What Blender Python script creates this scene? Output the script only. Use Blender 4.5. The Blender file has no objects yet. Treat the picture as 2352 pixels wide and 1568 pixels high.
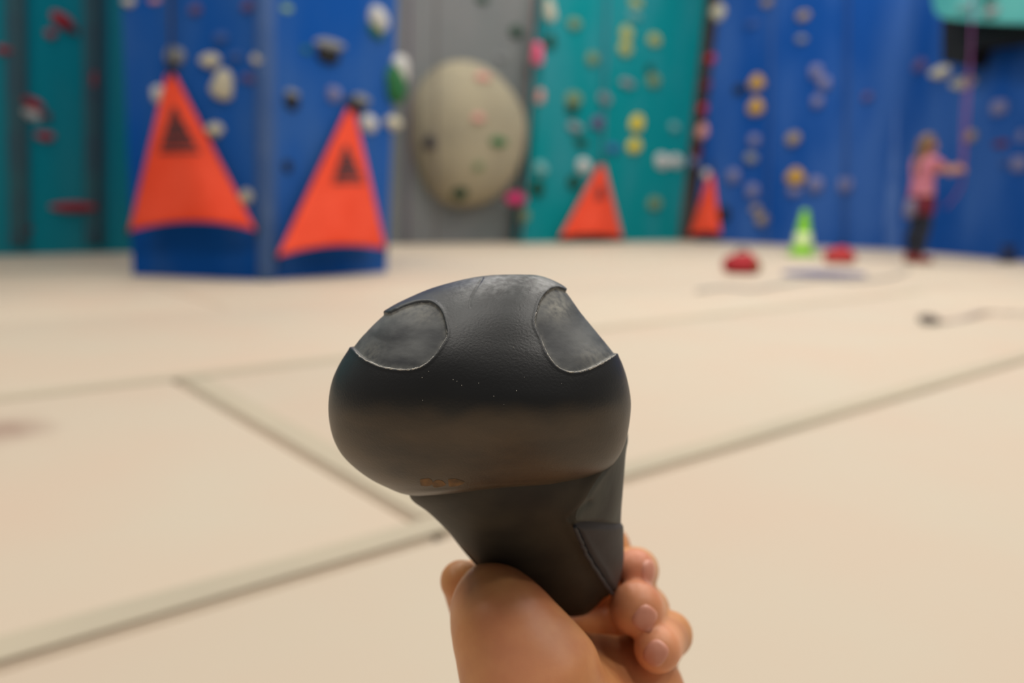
import bpy, bmesh, math, random
import numpy as np
from mathutils import Matrix, Vector

random.seed(7)
rng = np.random.default_rng(7)
S = bpy.context.scene
COL = S.collection

# ------------------------------------------------------------------ camera
F = 1800.0                      # focal length in pixels of the 2352 px wide frame
CAMH = 0.65
PITCH = math.atan(309 / F)
ROLL = math.radians(1.2)
def _rx(a):
    c, s = math.cos(a), math.sin(a); return np.array([[1, 0, 0], [0, c, -s], [0, s, c]])
def _rz(a):
    c, s = math.cos(a), math.sin(a); return np.array([[c, -s, 0], [s, c, 0], [0, 0, 1]])
R = _rx(math.pi / 2 - PITCH) @ _rz(ROLL)
CP = np.array([0, 0, CAMH])
DS = 0.9
cd = bpy.data.cameras.new('camera')
cd.sensor_width = 36; cd.lens = F / 2352 * 36
cd.clip_start = 0.01; cd.clip_end = 200
cd.dof.use_dof = True
cd.dof.focus_distance = 0.272 * DS
cd.dof.aperture_fstop = 5.4
cam = bpy.data.objects.new('camera', cd); COL.objects.link(cam)
cam.matrix_world = Matrix.Translation(Vector(CP)) @ Matrix([list(r) for r in R]).to_4x4()
S.camera = cam

# ------------------------------------------------------------------ light
W = bpy.data.worlds.new('world'); S.world = W; W.use_nodes = True
W.node_tree.nodes['Background'].inputs[0].default_value = (1.0, 0.96, 0.9, 1)
W.node_tree.nodes['Background'].inputs[1].default_value = 0.20
LAMP_W = 98
for lx in (-5.0, -1.2, 2.6, 6.4):
    for ly in (-0.2, 3.4, 6.8, 10.2, 13.4):
        ld = bpy.data.lights.new('ceiling_lamp', 'AREA')
        ld.shape = 'RECTANGLE'; ld.size = 1.2; ld.size_y = 0.7
        ld.energy = LAMP_W * (0.85 if lx < 0 else 1.15); ld.color = (1.0, 0.95, 0.88)
        lo = bpy.data.objects.new('ceiling_lamp', ld); COL.objects.link(lo)
        lo.location = (lx, ly, 7.2)
S.view_settings.view_transform = 'Standard'
S.view_settings.look = 'None'
S.view_settings.gamma = 1
S.view_settings.use_curve_mapping = False
S.view_settings.exposure = -0.11

# ------------------------------------------------------------------ pixel helpers
def ray(u, v):
    return R @ np.array([(u - 1176) / F, -(v - 784) / F, -1.0])
def P(u, v, D):
    return CP + ray(u, v) * D
def floor_at(u, v):
    d = ray(u, v); return CP + d * (-CAMH / d[2])
def c2w(A):                     # camera space (x right, y up, depth) -> world, Nx3
    A = np.asarray(A, float)
    return CP + (A * np.array([1, 1, -1])) @ R.T

class Plane:
    def __init__(s, a, b):
        s.a = floor_at(*a); s.b = floor_at(*b)
        e = s.b - s.a; e[2] = 0; s.e = e / np.linalg.norm(e)
        n = np.array([s.e[1], -s.e[0], 0])
        if np.dot(n, CP - s.a) < 0: n = -n
        s.n = n
    def hit(s, u, v, off=0.0):
        d = ray(u, v); o = s.a + s.n * off
        return CP + d * (np.dot(o - CP, s.n) / np.dot(d, s.n))
    def depth(s, u, v):
        d = ray(u, v); return np.dot(s.a - CP, s.n) / np.dot(d, s.n)

# ------------------------------------------------------------------ materials
def lin(c):
    return tuple((x / 255 / 12.92 if x / 255 <= 0.04045 else ((x / 255 + 0.055) / 1.055) ** 2.4) for x in c)
MATS = {}
def mat(name, rgb, rough=0.6, var=0.12, scale=6.0, bump=0.0, bscale=60.0, spec=0.4, rgb2=None, detail=4, sss=0.0, mixlo=0.35, mixhi=0.7, stretch=None):
    if name in MATS: return MATS[name]
    m = bpy.data.materials.new(name); m.use_nodes = True
    nt = m.node_tree; b = nt.nodes['Principled BSDF']
    c1 = lin(rgb)
    c2 = lin(rgb2) if rgb2 else tuple(x * (1 - var * 2) for x in c1)
    tc = nt.nodes.new('ShaderNodeTexCoord')
    src = tc.outputs['Object']
    if stretch:
        mp = nt.nodes.new('ShaderNodeMapping'); mp.inputs['Scale'].default_value = stretch
        nt.links.new(src, mp.inputs[0]); src = mp.outputs[0]
    n = nt.nodes.new('ShaderNodeTexNoise'); n.inputs['Scale'].default_value = scale; n.inputs['Detail'].default_value = detail
    nt.links.new(src, n.inputs['Vector'])
    r = nt.nodes.new('ShaderNodeMapRange'); r.inputs[1].default_value = mixlo; r.inputs[2].default_value = mixhi
    nt.links.new(n.outputs['Fac'], r.inputs[0])
    mx = nt.nodes.new('ShaderNodeMix'); mx.data_type = 'RGBA'
    mx.inputs[6].default_value = (*c1, 1); mx.inputs[7].default_value = (*c2, 1)
    nt.links.new(r.outputs[0], mx.inputs[0]); nt.links.new(mx.outputs[2], b.inputs['Base Color'])
    b.inputs['Roughness'].default_value = rough
    b.inputs['Specular IOR Level'].default_value = spec
    if bump:
        n2 = nt.nodes.new('ShaderNodeTexNoise'); n2.inputs['Scale'].default_value = bscale; n2.inputs['Detail'].default_value = 5
        nt.links.new(tc.outputs['Object'], n2.inputs['Vector'])
        bp = nt.nodes.new('ShaderNodeBump'); bp.inputs['Strength'].default_value = bump; bp.inputs['Distance'].default_value = 0.3 / bscale
        nt.links.new(n2.outputs['Fac'], bp.inputs['Height']); nt.links.new(bp.outputs[0], b.inputs['Normal'])
    if sss:
        b.inputs['Subsurface Weight'].default_value = sss
        b.inputs['Subsurface Radius'].default_value = (0.006, 0.0025, 0.0012)
        b.inputs['Subsurface Scale'].default_value = 1.0
    MATS[name] = m
    return m

# ------------------------------------------------------------------ object helpers
def tag(o, label=None, cat=None, group=None, kind=None):
    if label: o['label'] = label
    if cat: o['category'] = cat
    if group: o['group'] = group
    if kind: o['kind'] = kind
    return o
def root_loc(p):
    while p.parent: p = p.parent
    return np.array(p.location)
def mesh_data(name, V, Fc, m, smooth=True):
    me = bpy.data.meshes.new(name)
    me.from_pydata([tuple(map(float, v)) for v in V], [], [tuple(map(int, f)) for f in Fc])
    me.update()
    if smooth: me.polygons.foreach_set('use_smooth', [True] * len(me.polygons))
    if m: me.materials.append(m)
    return me
def mobj(name, V, Fc, m, parent=None, smooth=True, origin=None):
    V = np.asarray(V, float)
    if parent is not None:
        V = V - root_loc(parent); loc = None
    else:
        loc = V.mean(0) if origin is None else np.asarray(origin, float)
        if origin is None: loc = np.array([loc[0], loc[1], V[:, 2].min()])
        V = V - loc
    o = bpy.data.objects.new(name, mesh_data(name, V, Fc, m, smooth))
    COL.objects.link(o)
    if parent is not None: o.parent = parent
    else: o.location = loc
    return o
def empty(name, loc, label, cat, group=None):
    o = bpy.data.objects.new(name, None); COL.objects.link(o); o.location = tuple(map(float, loc))
    o.empty_display_size = 0.1
    return tag(o, label, cat, group)
def fix_normals(o):
    bm = bmesh.new(); bm.from_mesh(o.data); bmesh.ops.recalc_face_normals(bm, faces=bm.faces); bm.to_mesh(o.data); bm.free()
    return o
def bevel(o, w, seg=2):
    bm = bmesh.new(); bm.from_mesh(o.data)
    bmesh.ops.recalc_face_normals(bm, faces=bm.faces)
    bmesh.ops.bevel(bm, geom=bm.edges[:], offset=w, segments=seg, profile=0.5, affect='EDGES')
    bm.to_mesh(o.data); bm.free(); return o
def prism(poly, offset):        # poly Nx3, offset vec -> V,F
    poly = np.asarray(poly, float); n = len(poly)
    V = np.vstack([poly, poly + offset])
    Fc = [list(range(n)), list(range(2 * n - 1, n - 1, -1))]
    for i in range(n): Fc.append([i, i + n, (i + 1) % n + n, (i + 1) % n])
    return V, Fc
def tube(path, rad, seg=8, closed=False):
    path = np.asarray(path, float); n = len(path)
    rad = np.broadcast_to(np.asarray(rad, float), (n,))
    V = []; Fc = []; prev = None
    for i in range(n):
        a = path[max(i - 1, 0)]; b = path[min(i + 1, n - 1)]
        if closed: a = path[i - 1]; b = path[(i + 1) % n]
        t = b - a; t = t / (np.linalg.norm(t) + 1e-12)
        ref = prev if prev is not None else (np.array([0, 0, 1.]) if abs(t[2]) < .9 else np.array([1., 0, 0]))
        x = ref - t * np.dot(ref, t); x = x / (np.linalg.norm(x) + 1e-12); y = np.cross(t, x); prev = x
        for k in range(seg):
            A = 2 * math.pi * k / seg; V.append(path[i] + rad[i] * (math.cos(A) * x + math.sin(A) * y))
    m = n if closed else n - 1
    for i in range(m):
        for k in range(seg):
            Fc.append([i * seg + k, i * seg + (k + 1) % seg, ((i + 1) % n) * seg + (k + 1) % seg, ((i + 1) % n) * seg + k])
    if not closed:
        Fc.append(list(range(seg))[::-1]); Fc.append([(n - 1) * seg + k for k in range(seg)])
    return np.array(V), Fc
def smooth_path(pts, k=8):
    pts = np.asarray(pts, float); n = len(pts); out = []
    for i in range(n - 1):
        p0, p1, p2, p3 = pts[max(i - 1, 0)], pts[i], pts[i + 1], pts[min(i + 2, n - 1)]
        for j in range(k):
            t = j / k
            out.append(0.5 * ((2 * p1) + (-p0 + p2) * t + (2 * p0 - 5 * p1 + 4 * p2 - p3) * t * t + (-p0 + 3 * p1 - 3 * p2 + p3) * t ** 3))
    out.append(pts[-1]); return np.array(out)
def lathe(prof, seg=32):
    V = []; Fc = []; n = len(prof)
    for r, z in prof:
        for k in range(seg):
            A = 2 * math.pi * k / seg; V.append((r * math.cos(A), r * math.sin(A), z))
    for i in range(n - 1):
        for k in range(seg): Fc.append([i * seg + k, i * seg + (k + 1) % seg, (i + 1) * seg + (k + 1) % seg, (i + 1) * seg + k])
    Fc.append(list(range(seg))[::-1]); Fc.append([(n - 1) * seg + k for k in range(seg)])
    return np.array(V), Fc

# ------------------------------------------------------------------ signed distance bodies
class SDF:
    def __init__(s, lo, hi, h):
        s.lo = np.array(lo, float); s.h = h
        s.n = np.ceil((np.array(hi) - s.lo) / h).astype(int) + 1
        s.g = np.full(s.n, 10.0, np.float32)
    def _sub(s, mn, mx):
        i0 = np.clip(np.floor((mn - s.lo) / s.h).astype(int), 0, s.n - 1); i1 = np.clip(np.ceil((mx - s.lo) / s.h).astype(int) + 1, 1, s.n)
        ax = [s.lo[k] + s.h * np.arange(i0[k], i1[k]) for k in range(3)]
        sl = tuple(slice(i0[k], i1[k]) for k in range(3))
        return sl, np.meshgrid(*ax, indexing='ij', sparse=True)
    def cap(s, p, q, rp, rq, k=0.004, sub=False, flat=None):
        p = np.array(p, float); q = np.array(q, float); mr = max(rp, rq) + 4 * k + 2 * s.h
        sl, (x, y, z) = s._sub(np.minimum(p, q) - mr, np.maximum(p, q) + mr)
        d = q - p; L = max(np.dot(d, d), 1e-12)
        t = np.clip(((x - p[0]) * d[0] + (y - p[1]) * d[1] + (z - p[2]) * d[2]) / L, 0, 1)
        dd = np.sqrt((x - p[0] - t * d[0]) ** 2 + (y - p[1] - t * d[1]) ** 2 + (z - p[2] - t * d[2]) ** 2) - (rp + (rq - rp) * t)
        g = s.g[sl]
        if sub:
            b = -dd; h = np.clip(0.5 - 0.5 * (b - g) / k, 0, 1); s.g[sl] = (g * (h) + b * (1 - h) + k * h * (1 - h)).astype(np.float32)
        else:
            h = np.clip(0.5 + 0.5 * (g - dd) / k, 0, 1); s.g[sl] = (g * (1 - h) + dd * h - k * h * (1 - h)).astype(np.float32)
    def chain(s, pts, k=0.004):
        for a, b in zip(pts[:-1], pts[1:]): s.cap(a[:3], b[:3], a[3], b[3], k)
    def merge(s, o, k):
        g, d = s.g, o.g
        h = np.clip(0.5 + 0.5 * (g - d) / k, 0, 1); s.g = (g * (1 - h) + d * h - k * h * (1 - h)).astype(np.float32)
    def like(s):
        o = SDF.__new__(SDF); o.lo = s.lo; o.h = s.h; o.n = s.n; o.g = np.full(s.n, 10.0, np.float32); return o
    def mesh(s):                # naive surface nets
        g = s.g; ins = g < 0
        c = [(i, j, k) for i in (0, 1) for j in (0, 1) for k in (0, 1)]
        def cor(a, o): return a[o[0]:a.shape[0] - 1 + o[0], o[1]:a.shape[1] - 1 + o[1], o[2]:a.shape[2] - 1 + o[2]]
        cnt = sum(cor(ins, o).astype(np.int8) for o in c)
        cells = np.argwhere((cnt > 0) & (cnt < 8))
        idx = np.full(np.array(g.shape) - 1, -1, np.int64); idx[tuple(cells.T)] = np.arange(len(cells))
        acc = np.zeros((len(cells), 3)); num = np.zeros(len(cells))
        for a in range(8):
            for b in range(a + 1, 8):
                oa, ob = np.array(c[a]), np.array(c[b])
                if np.abs(oa - ob).sum() != 1: continue
                va = g[tuple((cells + oa).T)]; vb = g[tuple((cells + ob).T)]
                m = (va < 0) != (vb < 0); t = np.where(m, va / np.where(m, va - vb, 1), 0)
                acc += np.where(m[:, None], oa + t[:, None] * (ob - oa), 0); num += m
        V = s.lo + s.h * (cells + acc / num[:, None])
        Fc = []
        for ax in range(3):
            o = [0, 0, 0]; o[ax] = 1
            A = ins[:ins.shape[0] - o[0], :ins.shape[1] - o[1], :ins.shape[2] - o[2]]; B = ins[o[0]:, o[1]:, o[2]:]
            E = np.argwhere(A != B); b1, b2 = [(1, 2), (2, 0), (0, 1)][ax]
            E = E[(E[:, b1] > 0) & (E[:, b2] > 0) & (E[:, b1] < g.shape[b1] - 1) & (E[:, b2] < g.shape[b2] - 1)]
            flip = A[tuple(E.T)]
            q = []
            for d1, d2 in ((1, 1), (0, 1), (0, 0), (1, 0)):
                e = E.copy(); e[:, b1] -= d1; e[:, b2] -= d2; q.append(idx[tuple(e.T)])
            q = np.stack(q, 1); q = np.where(flip[:, None], q, q[:, ::-1]); Fc.append(q)
        Fc = np.vstack(Fc)
        return V, Fc

# ================================================================== SETTING
# ---- floor: padded mats laid in a turned grid, seams with flaps
E1 = np.array([0.77, 0.638, 0]); E1 /= np.linalg.norm(E1); E2 = np.array([-E1[1], E1[0], 0])
M_under = mat('underfloor', (120, 110, 98), 0.9)
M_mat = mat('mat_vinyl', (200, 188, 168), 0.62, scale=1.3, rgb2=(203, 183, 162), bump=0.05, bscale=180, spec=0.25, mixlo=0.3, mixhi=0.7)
def paint_shade(m, centre, rad, rgb):
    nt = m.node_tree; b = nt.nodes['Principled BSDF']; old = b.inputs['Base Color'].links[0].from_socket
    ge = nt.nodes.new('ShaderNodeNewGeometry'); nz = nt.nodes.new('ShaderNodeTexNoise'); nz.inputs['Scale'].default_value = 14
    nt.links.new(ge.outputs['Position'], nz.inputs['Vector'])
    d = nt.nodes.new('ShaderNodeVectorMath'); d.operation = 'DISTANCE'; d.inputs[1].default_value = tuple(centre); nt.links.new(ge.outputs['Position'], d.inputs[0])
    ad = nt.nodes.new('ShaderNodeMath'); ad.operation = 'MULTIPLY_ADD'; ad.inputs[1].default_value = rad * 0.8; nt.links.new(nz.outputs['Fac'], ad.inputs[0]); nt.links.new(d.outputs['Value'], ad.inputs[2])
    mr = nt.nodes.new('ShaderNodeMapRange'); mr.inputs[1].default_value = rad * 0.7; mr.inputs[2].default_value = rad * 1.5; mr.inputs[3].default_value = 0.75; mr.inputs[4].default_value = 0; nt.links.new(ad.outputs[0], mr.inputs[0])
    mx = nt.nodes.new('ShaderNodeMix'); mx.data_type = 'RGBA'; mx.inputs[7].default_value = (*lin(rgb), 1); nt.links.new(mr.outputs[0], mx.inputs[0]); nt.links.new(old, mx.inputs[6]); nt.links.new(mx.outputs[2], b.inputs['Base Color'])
paint_shade(M_mat, floor_at(-16, 990), 0.17, (158, 130, 114))  # soft brown shade of a dent, painted into the mat colour
M_flap = mat('flap_vinyl', (190, 178, 156), 0.7, scale=2.0, rgb2=(180, 170, 150), bump=0.05, bscale=200, spec=0.2)
V, Fc = prism([(-14, -6, -0.34), (16, -6, -0.34), (16, 24, -0.34), (-14, 24, -0.34)], np.array([0, 0, -0.1]))
floor = mobj('floor', V, Fc, M_under, smooth=False, origin=(0, 8, -0.34)); tag(floor, 'padded beige gym floor laid with big mats', None, None, 'structure')
def g2w(a, b, z=0.0): return E1 * a + E2 * b + np.array([0, 0, z])
ROW = 1.81; B0 = 1.224; LEN = 5.4
shifts = {-2: -3.2, -1: -1.0, 0: 0.84, 1: -2.3, 2: 1.7, 3: -0.4, 4: 2.6, 5: 0.5, 6: -1.6, 7: 1.2, 8: -0.8}
mat_cache = {}
def mat_box(la, lb, h=0.32, w=0.022):
    key = (round(la, 3), round(lb, 3))
    if key in mat_cache: return mat_cache[key]
    V = np.array([E1 * x + E2 * y + np.array([0, 0, z]) for z in (-h, 0) for x, y in ((-la / 2, -lb / 2), (la / 2, -lb / 2), (la / 2, lb / 2), (-la / 2, lb / 2))])
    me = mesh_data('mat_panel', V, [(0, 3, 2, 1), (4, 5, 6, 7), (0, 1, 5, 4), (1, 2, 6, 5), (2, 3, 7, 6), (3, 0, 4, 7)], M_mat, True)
    bm = bmesh.new(); bm.from_mesh(me); bmesh.ops.recalc_face_normals(bm, faces=bm.faces)
    bmesh.ops.bevel(bm, geom=bm.edges[:], offset=w, segments=4, profile=0.5, affect='EDGES'); bm.to_mesh(me); bm.free()
    me.polygons.foreach_set('use_smooth', [True] * len(me.polygons))
    mat_cache[key] = me; return me
fl0 = np.array(floor.location)
for r, sh in shifts.items():
    for c in range(-3, 4):
        a0 = sh + c * LEN; ctr = g2w(a0 + LEN / 2, B0 + ROW * (r + 0.5))
        if not (-13 < ctr[0] < 14 and -4 < ctr[1] < 22): continue
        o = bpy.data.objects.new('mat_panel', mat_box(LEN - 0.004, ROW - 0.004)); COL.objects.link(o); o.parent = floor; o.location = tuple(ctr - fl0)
def flap(a0, a1, b0, b1, wav=0.0):
    n = 24; top = []; 
    for i in range(n + 1):
        a = a0 + (a1 - a0) * i / n
        for j in range(2):
            b = (b0, b1)[j] + wav * math.sin(i * 1.7 + j) * 0.5
            top.append(g2w(a, b, 0.004))
    V = np.array(top); V2 = V - np.array([0, 0, 0.0035]); N = len(V)
    Fc = []
    for i in range(n):
        k = 2 * i; Fc += [[k, k + 2, k + 3, k + 1], [N + k, N + k + 1, N + k + 3, N + k + 2], [k, N + k, N + k + 2, k + 2], [k + 1, k + 3, N + k + 3, N + k + 1]]
    Fc += [[0, 1, N + 1, N], [2 * n, N + 2 * n, N + 2 * n + 1, 2 * n + 1]]
    fix_normals(mobj('seam_flap', np.vstack([V, V2]), Fc, M_flap, floor, False))
flap(-1.0, 6.0, B0 + 0.012, B0 + 0.085, 0.003)
flap(-3.5, 7.0, B0 + ROW - 0.10, B0 + ROW - 0.012, 0.004)
# the cross seam has its flap on the far side
n = 12
def cross_flap(a0, a1, b0, b1):
    V = np.array([g2w(a, b, z) for z in (0.004, 0.0005) for a, b in ((a0, b0), (a1, b0), (a1, b1), (a0, b1))])
    fix_normals(mobj('seam_flap', V, [(0, 1, 2, 3), (7, 6, 5, 4), (0, 4, 5, 1), (1, 5, 6, 2), (2, 6, 7, 3), (3, 7, 4, 0)], M_flap, floor, False))
cross_flap(0.855, 0.94, B0 + 0.1, B0 + ROW - 0.12)

# ---- climbing walls
H = 6.8
M_tealL = mat('teal_paint_dim', (6, 132, 148), 0.8, spec=0.12, scale=1.1, rgb2=(48, 130, 142), bump=0.15, bscale=40, stretch=(1, 1, 0.3), mixlo=0.4, mixhi=0.72)
M_teal = mat('teal_paint', (4, 134, 140), 0.8, spec=0.12, scale=1.3, rgb2=(52, 138, 148), bump=0.15, bscale=40, mixlo=0.42, mixhi=0.78, stretch=(1, 1, 0.4))
M_blue = mat('blue_paint', (8, 80, 166), 0.8, spec=0.12, scale=1.6, rgb2=(58, 100, 164), bump=0.15, bscale=40, mixlo=0.42, mixhi=0.78, stretch=(1, 1, 0.4))
M_blueR = mat('blue_paint_worn', (16, 74, 152), 0.8, spec=0.12, scale=1.2, rgb2=(64, 104, 172), bump=0.15, bscale=40, mixlo=0.4, mixhi=0.78, stretch=(1, 1, 0.28))
M_grey = mat('grey_paint', (112, 118, 118), 0.8, scale=0.6, rgb2=(128, 128, 128), bump=0.2, bscale=30)
M_dark = mat('dark_paint', (112, 102, 100), 0.8)
M_scuff = mat('scuffed_blue_edge', (92, 126, 188), 0.75, spec=0.12, scale=2.5, rgb2=(70, 108, 178))
M_slate = mat('slate_strip', (60, 108, 116), 0.8, spec=0.12, scale=2.0, rgb2=(66, 88, 104))
def edge_line(pl, e):
    if isinstance(e[0], tuple):
        b = pl.hit(*e[0]); t = pl.hit(*e[1]); d = (t - b) / (t[2] - b[2])
        return b - d * b[2] - np.array([0, 0, 0.0]), b + d * (H - b[2])
    p = pl.hit(e[0], e[1]); return np.array([p[0], p[1], 0]), np.array([p[0], p[1], H])
def wall(name, pl, L, Rr, m, label, thick=0.3):
    lb, lt = edge_line(pl, L); rb, rt = edge_line(pl, Rr)
    for q in (lb, rb): q[2] = -0.004
    V, Fc = prism([lb, rb, rt, lt], -pl.n * thick)
    o = fix_normals(mobj(name, V, Fc, m, smooth=False)); tag(o, label, None, None, 'structure'); return o
PL = Plane((0, 587), (285, 580))
PCL = Plane((305, 632), (610, 645)); PCR = Plane((610, 645), (888, 625))
PG = Plane((900, 561), (1210, 556)); PT = Plane((1200, 559), (1560, 553.5))
PD = Plane((1540, 551), (1660, 551.5)); PB = Plane((1595, 553.5), (2030, 572)); PB2 = Plane((2030, 572), (2352, 600))
wall('wall_left', PL, (-1600, 560), (345, 560), M_tealL, 'dark teal climbing wall beside the blue pillar')
wall('wall_center', PG, (760, 560), (1300, 556), M_grey, 'grey climbing wall carrying the round beige boulder')
wall('wall_center_right', PT, ((1200, 559), (1262, 0)), ((1557, 553), (1622, 0)), M_teal, 'bright teal climbing wall with yellow holds')
wall('wall_back_gap', PD, (1530, 551), (1700, 551), M_dark, 'narrow dark grey wall between teal and blue walls')
wall('wall_right', PB, ((1592, 553), (1652, 0)), (2030, 572), M_blueR, 'long blue climbing wall behind the green cone')
wall('wall_far_right', PB2, (2030, 572), (2900, 640), M_blueR, 'blue climbing wall behind the person')
# pillar: a prism with a front corner
a = floor_at(305, 632); b = floor_at(610, 645); c = floor_at(888, 625)
back = np.array([-0.25, 3.2, 0]); back2 = np.array([-0.6, 2.2, 0])
la = PCL.hit(279, 0); la = a + (la - a) * (H / la[2]); lb = b + (PCL.hit(606, 0) - b) * (H / PCL.hit(606, 0)[2]); lc = PCR.hit(913, 0); lc = c + (lc - c) * (H / lc[2])
bot = [a, b, c, c + back2, a + back]; top = [la, lb, lc, lc + back2, la + back]
V = np.array(bot + top); V[:5, 2] = -0.004
pil = fix_normals(mobj('wall_front_left', V, [(0, 1, 2, 3, 4), (5, 6, 7, 8, 9)] + [(i, (i + 1) % 5, (i + 1) % 5 + 5, i + 5) for i in range(5)], M_blue, smooth=False))
tag(pil, 'blue free-standing climbing pillar with two orange gates', None, None, 'structure')
def strip_on(pl, u0, u1, vb, off, th, m, name, label, utop=None):
    ut0, ut1 = utop or (u0, u1)
    b0 = pl.hit(u0, vb, off); b1 = pl.hit(u1, vb, off); t0 = pl.hit(ut0, 0, off); t1 = pl.hit(ut1, 0, off)
    t0 = b0 + (t0 - b0) * ((H - b0[2]) / (t0[2] - b0[2])); t1 = b1 + (t1 - b1) * ((H - b1[2]) / (t1[2] - b1[2]))
    V, Fc = prism([b0, b1, t1, t0], -pl.n * th)
    o = fix_normals(mobj(name, V, Fc, m, smooth=False)); tag(o, label, None, None, 'structure'); return o
# rounded scuffed corner bead of the pillar
V, Fc = tube([b + np.array([0, 0.03, 0.0]), lb + np.array([0, 0.03, 0])], 0.075, 16)
tag(mobj('trim_1', V, Fc, M_scuff), 'pale scuffed corner bead of the blue pillar', None, None, 'structure')
strip_on(PL, 196, 240, 560, 0.03, 0.03, M_slate, 'trim_2', 'dark slate strip running up the teal wall', (192, 238))
strip_on(PL, 22, 70, 565, 0.02, 0.02, M_slate, 'trim_3', 'slate strip at the edge of the teal wall', (10, 58))
strip_on(PB2, 2034, 2062, 573, 0.03, 0.03, M_scuff, 'trim_4', 'pale scuffed corner strip of the blue wall', (2026, 2056))
for o_ in (pil,): pass

# ---- round boulder on the grey wall
M_boulder = mat('boulder_sand', (166, 156, 130), 0.85, scale=1.6, rgb2=(150, 142, 120), bump=0.35, bscale=18)
bc = PG.hit(1068, 311); dep = PG.depth(1068, 311)
rx_ = 150 / F * dep * 1.03; rz_ = 164 / F * dep * 0.985
V = []; Fc = []; nl, ns = 40, 72
for i in range(nl + 1):
    ph = math.pi * 0.5 * i / nl
    for k in range(ns):
        A = 2 * math.pi * k / ns
        w = 1 + 0.02 * math.sin(3 * A + 1) + 0.012 * math.sin(5 * A)
        rr = math.sin(ph) ** 0.9 * w
        V.append(bc + PG.e * rx_ * rr * math.cos(A) + np.array([0, 0, rz_ * rr * math.sin(A)]) + PG.n * (0.75 * math.cos(ph) ** 0.8 - 0.02))
for i in range(nl):
    for k in range(ns): Fc.append([i * ns + k, i * ns + (k + 1) % ns, (i + 1) * ns + (k + 1) % ns, (i + 1) * ns + k])
Fc.append([nl * ns + k for k in range(ns)])
o = fix_normals(mobj('boulder_feature', V, Fc, M_boulder)); tag(o, 'large round beige boulder bulging from the grey wall', 'boulder')
BC, BRX, BRZ = bc, rx_, rz_
# ---- teal overhang at the top of the far blue wall, with a black panel standing in for the recess shadow
M_tealO = mat('teal_overhang', (70, 160, 162), 0.6, scale=1.5, rgb2=(90, 176, 172))
M_shadowp = mat('shadow_black', (20, 20, 24), 0.7)
ov = empty('overhang_volume', PB2.hit(2255, 30), 'teal overhanging wall block above a black shadow panel, over the person', 'climbing wall')
poly = [PB2.hit(u, v, 0.9) for u, v in ((2142, -320), (2142, 8), (2150, 32), (2170, 42), (2235, 50), (2700, 66), (2700, -320))]
V, Fc = prism(poly, -PB2.n * 0.88); fix_normals(mobj('block', V, Fc, M_tealO, ov, False))
poly = [PB2.hit(u, v, 0.42) for u, v in ((2164, 40), (2164, 142), (2215, 152), (2225, 112), (2330, 96), (2700, 104), (2700, 60))]
V, Fc = prism(poly, -PB2.n * 0.40); fix_normals(mobj('shadow_panel', V, Fc, M_shadowp, ov, False))

# ================================================================== THE SHOE
def hermite(ctrl, tt):
    C = np.asarray(ctrl, float); n = len(C)
    d = np.sqrt((np.diff(C[:, :4], axis=0) ** 2).sum(1)) + 8; x = np.concatenate([[0], np.cumsum(d)]); x /= x[-1]
    m = np.zeros_like(C); s = np.diff(C, axis=0) / np.diff(x)[:, None]
    m[0] = s[0]; m[-1] = s[-1]
    h = np.diff(x)
    m[1:-1] = (s[:-1] * h[1:, None] + s[1:] * h[:-1, None]) / (h[1:] + h[:-1])[:, None]
    i = np.clip(np.searchsorted(x, tt, side='right') - 1, 0, n - 2); hh = (x[i + 1] - x[i]); t = ((tt - x[i]) / hh)[:, None]; hh = hh[:, None]
    return (2 * t ** 3 - 3 * t ** 2 + 1) * C[i] + (t ** 3 - 2 * t ** 2 + t) * hh * m[i] + (-2 * t ** 3 + 3 * t ** 2) * C[i + 1] + (t ** 3 - t ** 2) * hh * m[i + 1]
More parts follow.
